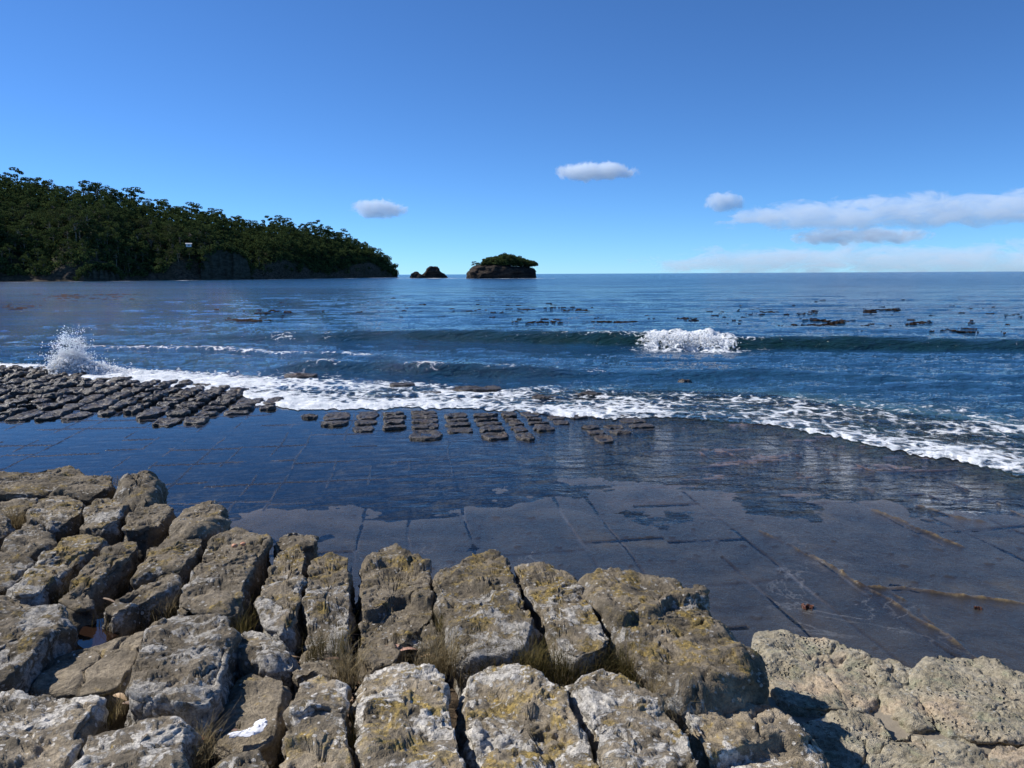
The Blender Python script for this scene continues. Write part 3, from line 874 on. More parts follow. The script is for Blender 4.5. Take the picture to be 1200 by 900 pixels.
def build_forest():
    rng = np.random.default_rng(77)
    # positions
    P = []
    tries = 14000
    az = rng.uniform(H_AZ[10], H_AZ[-1] - 0.004, tries); s = rng.uniform(0.06, 1.12, tries)
    rs = np.interp(az, H_AZ, H_RS); dp = np.interp(az, H_AZ, _dep)
    r = rs + s * dp; X = r * np.sin(az); Y = r * np.cos(az); Z = hill_z(az, s)
    grid = {}
    for i in range(tries):
        md = 5.3 if s[i] > 0.2 else 4.6
        key = (int(X[i] // md), int(Y[i] // md)); ok = True
        for a in (-1, 0, 1):
            for b in (-1, 0, 1):
                for j in grid.get((key[0] + a, key[1] + b), ()):
                    if (X[i] - X[j]) ** 2 + (Y[i] - Y[j]) ** 2 < md * md: ok = False
        if ok:
            grid.setdefault(key, []).append(i); P.append(i)
    P = np.array(P)
    px, py = proj(X[P], Y[P], Z[P])
    vis = (px > -25) & (px < 470)
    protos = []
    for k, (H, sp, nc) in enumerate([(15, 5.0, 11), (17, 5.6, 13), (12, 4.4, 10), (19, 4.8, 12), (14, 6.0, 12), (10, 4.0, 9)]):
        protos.append((H, tree_data(100 + k, H, sp, nc, 84, 0.42)))
    meshes = [(mesh_np('trunk', d[0], d[1]), mesh_np('crown', d[2], d[3], {'lv': d[4]}, smooth=False)) for H, d in protos]
    for a, b in meshes: a.materials.append(M_BARK); b.materials.append(M_LEAF)
    order = np.argsort(r[P] + 1000 * (~vis) - 60 * (s[P] > 0.93))
    nthing = 0; rest = []
    src = None
    SHIP = 285
    for oi in order:
        i = P[oi]
        th = np.interp(az[i], H_AZ, _treeh)
        k = int(rng.integers(0, 6)); sc = th / 15.5 * rng.uniform(0.7, 1.15); rz = rng.uniform(0, 6.28)
        if s[i] < 0.2: sc *= 0.62
        if s[i] > 0.95 and rng.random() < 0.3: sc *= 1.25; k = 3
        if nthing < SHIP and vis[oi]:
            if src is None:
                src = bpy.data.objects.new('eucalyptus_tree', None); COL.objects.link(src)
                tr = link('trunk', meshes[k][0], None, src); cr = link('crown', meshes[k][1], None, src)
                t = src
            else:
                t = src.copy(); COL.objects.link(t)
                for ch, me in zip((tr, cr), meshes[k]):
                    c = ch.copy(); c.data = me; COL.objects.link(c); c.parent = t
            t.location = (X[i], Y[i], Z[i]); t.rotation_euler = (0, 0, rz); t.scale = (sc, sc, sc)
            row = 'on the skyline' if s[i] > 0.93 else ('on the middle slope' if s[i] > 0.35 else 'low by the water')
            q = px[oi]
            part = ['at the very left edge', 'near the left edge', 'above the dark left cliff', 'left of the white hut', 'above the grey cliff slab', 'just right of the grey cliff slab', 'midway between slab and tip', 'towards the seaward tip', 'at the seaward tip'][int(np.searchsorted([35, 85, 160, 225, 290, 335, 380, 425], q))]
            row = 'on the skyline' if s[i] > 0.93 else ['low by the water', 'on the lower slope', 'halfway up', 'on the upper slope'][int(np.clip((s[i] - .06) / .21, 0, 3))]
            tag(t, 'dark eucalyptus %s on the headland, %s' % (row, part), 'tree', 'eucalyptus trees covering the headland')
            nthing += 1
        else:
            rest.append((i, k, sc, rz))
    # everything else on the slope: one mass, with the low scrub below it
    VV, FF, LV, TV, TF = [], [], [], [], []; c = 0; ct = 0
    small = [tree_data(300 + k, p[0], 5.0, 10, 38, 0.60) for k, p in enumerate(protos)]
    for i, k, sc, rz in rest:
        tv, tf, lv, lf, la = small[k]
        R = np.array([[math.cos(rz), -math.sin(rz), 0], [math.sin(rz), math.cos(rz), 0], [0, 0, 1]]) * sc
        VV.append(lv @ R.T + [X[i], Y[i], Z[i]]); FF.append(lf + c); LV.append(la); c += len(lv)
    nb = 2900
    az = rng.uniform(H_AZ[10], H_AZ[-1] - 0.001, nb); s = rng.uniform(0.035, 0.30, nb) 
    s[:1700] = rng.uniform(0.25, 1.0, 1700); lift = rng.uniform(0, 1, nb) * np.where(np.arange(nb) < 1700, 6.5, 0.5)
    rs = np.interp(az, H_AZ, H_RS); dp = np.interp(az, H_AZ, _dep)
    r = rs + s * dp; X = r * np.sin(az); Y = r * np.cos(az); Z = hill_z(az, s)
    for i in range(nb):
        q, f, lv = clump(rng, np.array([X[i], Y[i], Z[i] + 1.0 + lift[i]]), rng.uniform(1.8, 3.2), 0.7, 60, 0.6)
        VV.append(q); FF.append(f + c); LV.append(lv); c += len(q)
    for (ex, ey, ez) in CL_EDGE:
        for _ in range(2):
            q, f, lv = clump(rng, np.array([ex, ey, ez]) + rng.normal(0, 1, 3) * [1.2, .6, 1.2], rng.uniform(1.0, 2.4), 0.7, 60, 0.45)
            VV.append(q); FF.append(f + c); LV.append(lv); c += len(q)
    o = link('forest_mass', mesh_np('forest_mass', np.concatenate(VV), np.concatenate(FF), {'lv': np.concatenate(LV)}, smooth=False), M_LEAF)
    tag(o, 'dense dark woodland and scrub filling the slope between the nearer trees', 'woodland', kind='stuff')
    return meshes, src, tr, cr
MESHES, SRC_TREE, SRC_TR, SRC_CR = build_forest()

# small pale building half hidden among the trees
def quad_box(x0, x1, y0, y1, z0, z1):
    v = [(x, y, z) for z in (z0, z1) for y in (y0, y1) for x in (x0, x1)]
    return np.array(v), np.array([(0, 2, 3, 1), (4, 5, 7, 6), (0, 1, 5, 4), (2, 6, 7, 3), (0, 4, 6, 2), (1, 3, 7, 5)])
def build_house(px, py, w, label):
    d = ray(px, py); az = math.atan2(d[0], d[1]); R = np.interp(az, H_AZ, H_RS) + 2
    p = at_r(np.array(px), np.array(py), R)
    e = bpy.data.objects.new('hillside_house', None); COL.objects.link(e)
    e.location = (p[0], p[1], p[2] - 1.5); e.rotation_euler = (0, 0, -az)
    tag(e, label, 'house')
    m = NM('cream_weatherboard'); mw = m.done(m.bsdf((0.72, 0.72, 0.70), 0.7))
    m = NM('house_roof'); mr = m.done(m.bsdf((0.42, 0.44, 0.46), 0.5))
    m = NM('house_window'); mg = m.done(m.bsdf((0.03, 0.04, 0.05), 0.1))
    v, f = quad_box(-w / 2, w / 2, -2, 2, -0.6, 1.2)
    link('wall', mesh_np('wall', v, f, smooth=False), mw, e)
    v = np.array([(-w/2 - .4, -2.4, 1.22), (w/2 + .4, -2.4, 1.22), (w/2 + .4, 2.4, 1.22), (-w/2 - .4, 2.4, 1.22), (-w/2 - .4, 0, 1.9), (w/2 + .4, 0, 1.9)])
    link('roof', mesh_np('roof', v, np.array([(0, 1, 5, 4), (2, 3, 4, 5), (0, 3, 2, 1), (0, 4, 3, 3), (1, 2, 5, 5)]), smooth=False), mr, e)
    v, f = quad_box(-0.5, 0.5, -2.06, -1.98, 0.1, 0.9)
    link('window', mesh_np('window', v, f, smooth=False), mg, e)
build_house(221, 285.5, 3.2, 'tiny white hut among the trees above the grey cliff slab')

# ------------------------------------------------------------------ rock islands
def island(name, pxc, wpx, prof, base_py, depth, mat, label, cat, overhang=0.0):
    """prof: list of (px, py_top) of the rock's skyline"""
    c = at_z(np.array(pxc), np.array(base_py), 0.0); R = math.hypot(c[0], c[1]); k = R / F
    az = math.atan2(c[0], c[1])
    M, nr = 120, 26
    q = np.array(prof, float)
    V = []
    hx = wpx / 2 * k
    for j in range(nr + 1):
        for i in range(M):
            w = 2 * math.pi * i / M
            ex = math.copysign(abs(math.cos(w)) ** 0.75, math.cos(w)); ey = math.copysign(abs(math.sin(w)) ** 0.75, math.sin(w))
            if j <= 16:      # side
                t = j / 16; rad = 1 + overhang * math.sin(t * math.pi * 0.9) * 0.6 - 0.05 * (t > .9)
                hf = t
            else:
                rad = 1 - (j - 16) / (nr - 16) * 0.999; hf = 1.0
            lx = hx * ex * rad
            pt = np.interp(pxc + lx / k, q[:, 0], q[:, 1])
            hz = (base_py - pt) * k
            edge = 1 - 0.25 * max(0, rad - 0.85) / 0.15
            V.append((lx, depth / 2 * ey * rad, -1.5 + (hz * edge + 1.5) * hf))
    V = np.array(V)
    V = V + np.stack([fbm(V * 0.16 + kk * 7, 5) for kk in range(3)], -1) * np.array([2.6, 2.6, 1.1]) * min(1, hx / 25 + .3)
    V[:, 0] += 0.6 * np.sign(V[:, 0]) * np.abs(perlin(P3(V[:, 2] * 0.5, V[:, 0] * 0.02))) * (V[:, 2] > -1)
    ca, sa = math.cos(-az), math.sin(-az)
    W = np.stack([V[:, 0] * ca - V[:, 1] * sa, V[:, 0] * sa + V[:, 1] * ca, V[:, 2]], -1)
    o = link(name, mesh_np(name, W, grid_faces(M, nr + 1, True)), mat, loc=(c[0], c[1], 0))
    tag(o, label, cat)
    return c, k, az
def mat_isl():
    m = NM('sea_stack_rock'); p = m.pos((1, 1, 4)); q = m.pos((1.5, 1.5, .3))
    n = m.noise(p, 0.2, 7, 0.65); n2 = m.noise(q, 0.8, 4, 0.6)
    c = m.mix(m.rng(n, 0.3, 0.7), (0.018, 0.016, 0.015), (0.075, 0.060, 0.048))
    return m.done(m.bsdf(c, 0.95, m.bump(m.math('ADD', n, n2), 1.0, 1.2), 0.1))
M_ISL = mat_isl()
cI, kI, azI = island('rock_island', 588, 76, [(548, 313), (560, 311.5), (566, 312), (572, 311), (585, 311), (600, 313), (615, 313.5), (628, 314)], 326.0, 45, M_ISL,
       'large flat-topped rock island crowned with bushes, left of centre on the horizon', 'island', 0.03)
island('rock_islet', 503, 42, [(482, 325), (485, 319.5), (489, 318.6), (493, 321), (496, 323), (499, 320), (501, 314.5), (505, 313), (512, 313.2), (514, 318), (518, 320), (521, 323), (524, 325)], 325.8, 14, M_ISL,
       'small dark hump-backed islet between the headland and the larger island', 'island')
BUSH = []
for _k in range(2):
    _d = tree_data(500 + _k, 10, 4.6, 15, 110, 0.5, bush=True)
    _a = mesh_np('trunk', _d[0], _d[1]); _b = mesh_np('crown', _d[2], _d[3], {'lv': _d[4]}, smooth=False)
    _a.materials.append(M_BARK); _b.materials.append(M_LEAF); BUSH.append((_a, _b))
def island_trees():
    rng = np.random.default_rng(5)
    spots = [(556, 304.5, .55, 3), (561, 307, .4, 5), (567, 308, .5, 5), (574, 299.5, .7, 0), (579, 299, .7, 2), (577, 303, .6, 4), (585, 298, .75, 4), (590, 296.5, .8, 1), (595, 296, .8, 4), (600, 297, .8, 2), (604, 298.5, .8, 4), (608, 300, .7, 1),
             (612, 301.5, .7, 4), (616, 303, .6, 2), (620, 304, .6, 4), (624, 305.5, .45, 5), (588, 303, .7, 2), (596, 302, .8, 4), (604, 304, .8, 2), (613, 306, .6, 5), (582, 304, .6, 5), (571, 306, .4, 5), (573, 303, .6, 1), (580, 301, .6, 1), (586, 303, .6, 1), (593, 302, .6, 1), (599, 303, .6, 1), (606, 302.5, .6, 1), (612, 304.5, .6, 1), (618, 305.5, .6, 1), (623, 306, .5, 1), (590, 299, .6, 1), (598, 298, .6, 1), (583, 300, .6, 1), (575, 305, .6, 1), (582, 306, .6, 1), (590, 306, .6, 1), (598, 306, .6, 1), (606, 306, .6, 1), (614, 307, .6, 1), (621, 307.5, .6, 1), (571, 304, .6, 1)]
    for n, (px, pyt, sc, k) in enumerate(spots):
        H = [15, 17, 12, 19, 14, 10][k] if n < 2 else 9.0
        R = math.hypot(cI[0], cI[1]) + (rng.uniform(-8, 8) if n < 22 else rng.uniform(-17, -10))
        top = at_r(np.array(float(px)), np.array(float(pyt)), R)
        base = CAM[2] + (321.4 - 313) / F * R - 1.6
        s = (top[2] - base) / (H * 0.97)
        s = max(s, 0.25)
        t = SRC_TREE.copy(); COL.objects.link(t)
        for ch, me in zip((SRC_TR, SRC_CR), MESHES[k] if n < 2 else BUSH[k % 2]):
            c = ch.copy(); c.data = me; COL.objects.link(c); c.parent = t
        w = min(max(s, .5), .8) * (1.0 if n < 2 else 1.15)
        t.location = (top[0], top[1], base); t.scale = (w, w, s); t.rotation_euler = (0, 0, rng.uniform(0, 6))
        t.name = 'island_tree'
        tag(t, 'lone small tree at the left end of the large rock island' if n == 0 else 'dark bush of the large rock island, %s, %s of its crown' % (['at the left end', 'left of its middle', 'at its middle', 'right of its middle', 'at the right end'][int(np.searchsorted([574, 586, 600, 613], px))], 'top' if pyt < 299.5 else ('middle height' if pyt < 303.6 else 'low front')), 'tree', 'bushes on the rock island')
island_trees()

# ------------------------------------------------------------------ clouds
def mat_cloud(dens):
    m = NM('cloud')
    tc = m.n('ShaderNodeTexCoord')
    def vec(sc):
        mp = m.n('ShaderNodeMapping'); mp.inputs['Scale'].default_value = sc
        m.l(tc.outputs['Object'], mp.inputs['Vector']); return mp.outputs[0]
    return m, vec
def cloud_volume(name, px0, px1, py0, py1, R, label, dens, seed, thick=0.35, thr=0.0, freq=2.2, peak=None, flat=1.0, amp=1.1):
    """soft cloud: a closed box whose volume density falls off from an ellipsoid core broken up by noise"""
    a = at_r(np.array(float(px0)), np.array((py0 + py1) / 2.0), R); b = at_r(np.array(float(px1)), np.array((py0 + py1) / 2.0), R)
    t = at_r(np.array((px0 + px1) / 2.0), np.array(float(py0)), R); u = at_r(np.array((px0 + px1) / 2.0), np.array(float(py1)), R)
    c = (a + b) / 2
    hw = np.linalg.norm((b - a)[:2]) / 2; hh = abs(t[2] - u[2]) / 2
    hd = hw * thick
    az = math.atan2(c[0], c[1])
    n = 24; V = []
    for j in range(13):
        ph = math.pi * j / 12
        for i in range(n):
            w = 2 * math.pi * i / n
            V.append((math.sin(ph) * math.cos(w), math.sin(ph) * math.sin(w), -math.cos(ph)))
    o = link(name, mesh_np(name, np.array(V), grid_faces(n, 13, True)), None)
    o.location = (c[0], c[1], (t[2] + u[2]) / 2); o.scale = (hw, hd, hh); o.rotation_euler = (0, 0, -az)
    m = NM('cloud_vapour')
    tc = m.n('ShaderNodeTexCoord')
    mp = m.n('ShaderNodeMapping'); mp.inputs['Scale'].default_value = (hw / hh * flat, hd / hh * flat, 1.0); mp.inputs['Location'].default_value = (seed, seed * 2, seed)
    m.l(tc.outputs['Object'], mp.inputs['Vector'])
    nz = m.noise(mp.outputs[0], freq, 9, 0.70, 0.5)
    sx = m.n('ShaderNodeSeparateXYZ'); m.l(tc.outputs['Object'], sx.inputs[0]); cx = m.n('ShaderNodeCombineXYZ')
    m.l(m.math('POWER', m.math('ABSOLUTE', sx.outputs[0]), 1.0 if hw / hh < 6 else 2.4), cx.inputs[0]); m.l(sx.outputs[1], cx.inputs[1]); m.l(sx.outputs[2], cx.inputs[2])
    ln = m.n('ShaderNodeVectorMath', operation='LENGTH'); m.l(cx.outputs[0], ln.inputs[0])
    sph = m.math('SUBTRACT', 1.0, ln.outputs['Value'])
    d = m.math('ADD', sph, m.math('MULTIPLY', m.math('SUBTRACT', nz, 0.5), amp))
    edge = m.rng(sph, 0.0, 0.18)
    d = m.math('MULTIPLY', m.rng(d, 0.22 + thr, 0.40 + thr), edge)
    pv = m.n('ShaderNodeVolumePrincipled')
    pv.inputs['Color'].default_value = (0.90, 0.955, 1.0, 1); pv.inputs['Anisotropy'].default_value = 0.0
    m.l(m.math('MULTIPLY', d, dens / hh), pv.inputs['Density'])
    m.l(pv.outputs[0], m.out.inputs['Volume'])
    o.data.materials.append(m.m)
    tag(o, label, 'cloud')
    return o
CLD = True
if CLD:
    cloud_volume('cloud', 634, 762, 186, 217, 5000, 'small flat white cloud high above the open sea, right of centre', 1.5, 3.1, thr=0.03, freq=.8, amp=1.5)
    cloud_volume('cloud', 400, 486, 228, 261, 5000, 'small bright white cloud beside the seaward end of the headland', 1.8, 8.3, thr=0.03, freq=.8, amp=1.5)
    cloud_volume('cloud', 818, 880, 220, 252, 11500, 'little white puff at the left tip of the long cloud bank', 1.6, 1.7, freq=1.1, thr=.03, amp=1.6)
    cloud_volume('cloud_bank', 826, 1430, 222, 276, 12500, 'long lumpy grey-white cloud bank stretching to the right edge, the upper of two', 0.9, 5.9, thick=.12, thr=.06, freq=1.5, flat=.40, amp=2.5)
    cloud_volume('cloud_bank', 700, 1640, 276, 336, 14500, 'low pale cloud bank just above the horizon on the right', 0.7, 9.4, thick=.10, thr=.17, freq=1.7, flat=.35, amp=2.7)
    cloud_volume('cloud', 920, 1100, 264, 290, 12500, 'thin broken wisp of cloud between the two long cloud banks', .6, 2.2, thr=.06, freq=1.2, flat=.5, amp=2.6)

# ------------------------------------------------------------------ rock blocks of the terrace
def resample(poly, M):
    q = np.array(poly, float)
    for _ in range(2):           # soften the corners
        n = np.roll(q, -1, 0)
        q = np.stack([q * 0.86 + n * 0.14, q * 0.14 + n * 0.86], 1).reshape(-1, 2)
    c = np.vstack([q, q[:1]]); s = np.concatenate([[0], np.cumsum(np.hypot(*np.diff(c, axis=0).T))])
    t = np.linspace(0, s[-1], M, endpoint=False)
    return np.stack([np.interp(t, s, c[:, 0]), np.interp(t, s, c[:, 1])], 1), s[-1]

def rock(name, pix, label, cat='rock', dz=0.0, H=0.42, r=0.019, ye=0.0, wh=0.0, dk=0.0, whf=0.0, fd=0.0, fdr=0.0, rough=1.0, mat=None, group=None,
         step=0.013, world_poly=None, z0=None, ledge=1.0, flare=0.03, dome=0.003, steps=None, grow=1.0, ncut=4, tone=None):
    """one block: the outline of its top (given in picture columns/rows, laid on the terrace level) becomes a solid
    with rounded, chipped shoulders and sides going down H; fd drops the end facing the camera, fdr the right side"""
    if world_poly is None:
        q = np.array(pix, float)
        W = at_top(q[:, 0], q[:, 1], dz)
        poly = W[:, :2]
    else: poly = np.array(world_poly, float)
    poly = poly.mean(0) + (poly - poly.mean(0)) * grow
    area = 0.5 * np.sum(poly[:, 0] * np.roll(poly[:, 1], -1) - poly[:, 1] * np.roll(poly[:, 0], -1))
    if area < 0: poly = poly[::-1]
    per = np.hypot(*np.diff(np.vstack([poly, poly[:1]]), axis=0).T).sum()
    M = int(np.clip(per / step, 40, 330))
    O, _ = resample(poly, M)
    c = O.mean(0)
    tn = np.roll(O, -1, 0) - np.roll(O, 1, 0); tn /= np.hypot(tn[:, 0], tn[:, 1])[:, None]
    nrm = np.stack([tn[:, 1], -tn[:, 0]], 1)
    for _ in range(3): nrm = (nrm + np.roll(nrm, 1, 0) + np.roll(nrm, -1, 0)); nrm /= np.hypot(nrm[:, 0], nrm[:, 1])[:, None]
    seed = (c[0] * 7.3 + c[1] * 3.1) % 50
    rr = r * (1 + 0.8 * perlin(P3(O[:, 0] * 5, O[:, 1] * 5, seed)))[:, None]
    rin = math.sqrt(abs(area) / math.pi)
    nt_ = int(np.clip((rin - r) / step, 6, 34)); ne = 7; ns = int(np.clip(H / (step * 1.3), 6, 26))
    rows, zs, kind = [], [], []
    Oi = O - nrm * rr
    for i in range(nt_):
        t = (i / nt_) ** 0.8
        rows.append(c + (Oi - c) * max(t, 0.004)); zs.append(np.zeros(M)); kind.append(0)
    for i in range(ne + 1):
        a = math.pi / 2 * i / ne
        rows.append(O - nrm * rr * (1 - math.sin(a))); zs.append(-(rr[:, 0]) * (1 - math.cos(a))); kind.append(i / ne)
    for i in range(1, ns + 1):
        t = i / ns
        rows.append(O + nrm * (flare * H * t)); zs.append(-rr[:, 0] - (H - rr[:, 0]) * t); kind.append(1 + t)
    X = np.concatenate(rows); Z = np.concatenate(zs); K = np.repeat(kind, M)
    # the level of the top surface
    if z0 is None: base = TA + dz - TB * X[:, 1]
    else: base = np.full(len(X), z0)
    ymin, ymax = O[:, 1].min(), O[:, 1].max(); xmin, xmax = O[:, 0].min(), O[:, 0].max()
    fy = np.clip((X[:, 1] - ymin) / (ymax - ymin), 0, 1); fx = np.clip((X[:, 0] - xmin) / (xmax - xmin), 0, 1)
    base = base - fd * (1 - fy) ** 1.8 - fdr * fx ** 1.6
    dc = np.hypot(X[:, 0] - c[0], X[:, 1] - c[1]) / (rin + 1e-6)
    base = base + dome * np.clip(1 - dc ** 2 * 0.7, -0.3, 1)
    if steps:
        for (yf, h, wob) in steps:
            base = base - h * sstep(yf + 0.02, yf - 0.02, fy + wob * (fx - .5) + 0.10 * perlin(P3(X[:, 0] * 6, X[:, 1] * 6, seed)))
    P = np.stack([X[:, 0], X[:, 1], base + Z], -1)
    # broken, planar faces knocked off the shoulders, and a slight tilt of the whole top
    lr = np.random.default_rng(int(abs(seed) * 1000) + 3)
    tx, ty = lr.normal(0, .025, 2)
    P[:, 2] += tx * (P[:, 0] - c[0]) + ty * (P[:, 1] - c[1])
    for _ in range(ncut):
        a_ = lr.uniform(0, 2 * math.pi); e_ = math.radians(lr.uniform(18, 68))
        nv_ = np.array([math.cos(a_) * math.cos(e_), math.sin(a_) * math.cos(e_), math.sin(e_)])
        hgt_ = P @ nv_; k_ = hgt_.max() - lr.uniform(.010, .050) * min(1, rin / .25)
        ex_ = np.maximum(0, hgt_ - k_)
        P = P - nv_ * (ex_ * 0.94)[:, None]
    # normals, coarse
    N = np.zeros_like(P)
    nn = np.tile(nrm, (len(rows), 1))
    a = np.clip(K, 0, 1) * math.pi / 2
    N[:, 2] = np.cos(a); N[:, :2] = nn * np.sin(a)[:, None]
    S = P + [seed, seed * .7, 0]
    d = 0.014 * fbm(S * 2.0, 2) + 0.007 * rough * fbm(S * 6.5, 3) - 0.004
    q = fbm(S * np.array([5, 5, 5]) + 31, 4)
    tq = q * 3.4; fr = tq - np.floor(tq)
    terr = (np.floor(tq) + sstep(0.46, 0.54, fr)) / 3.4
    d = d + 0.034 * ledge * terr
    # fissures
    cr = perlin(S * np.array([2.6, 2.6, 2.6]) + 60) + 0.12 * perlin(S * 13)
    d = d - 0.022 * (1 - sstep(0.0, 0.035, np.abs(cr))) * (perlin(S * 1.3 + 11) > -0.05)
    d = d + 0.0065 * rough * fbm(S * 22, 4)
    # bites out of the shoulders
    sh = np.exp(-((K - 0.7) / 0.6) ** 2) * (K > 0)
    d = d - sh * 0.035 * sstep(0.10, 0.40, fbm(S * 4.5 + 5, 3))
    side = np.clip(K - 1, 0, 1)
    lay = perlin(np.stack([S[:, 0] * 1.2, S[:, 1] * 1.2, S[:, 2] * 22], -1))
    d = d + (K > 1) * 0.014 * lay
    P = P + N * d[:, None]
    org = np.array([c[0], c[1], P[:, 2].min()])
    f = grid_faces(M, len(rows), True)
    upf = N[:, 2]
    av = {'ye': ye + 0.008 - 0.16 * (1 - upf) + 0.02 * terr - 0.14 * whf * (1 - fy), 'wh': wh + whf * (1 - fy) ** 1.5 - 0.03 * side + 0.03 * sh, 'tn': np.full(len(P), tone if tone else lr.uniform(.78, 1.22)), 'dk': dk + 0.17 * side - 0.02 * upf}  # dk grows down the sides: gap shade painted in with the crust
    o = link(name, mesh_np(name, P - org, f, av), mat or M_ROCK, loc=tuple(org))
    tag(o, label, cat, group)
    return o

G1 = 'weathered rock blocks of the terrace'
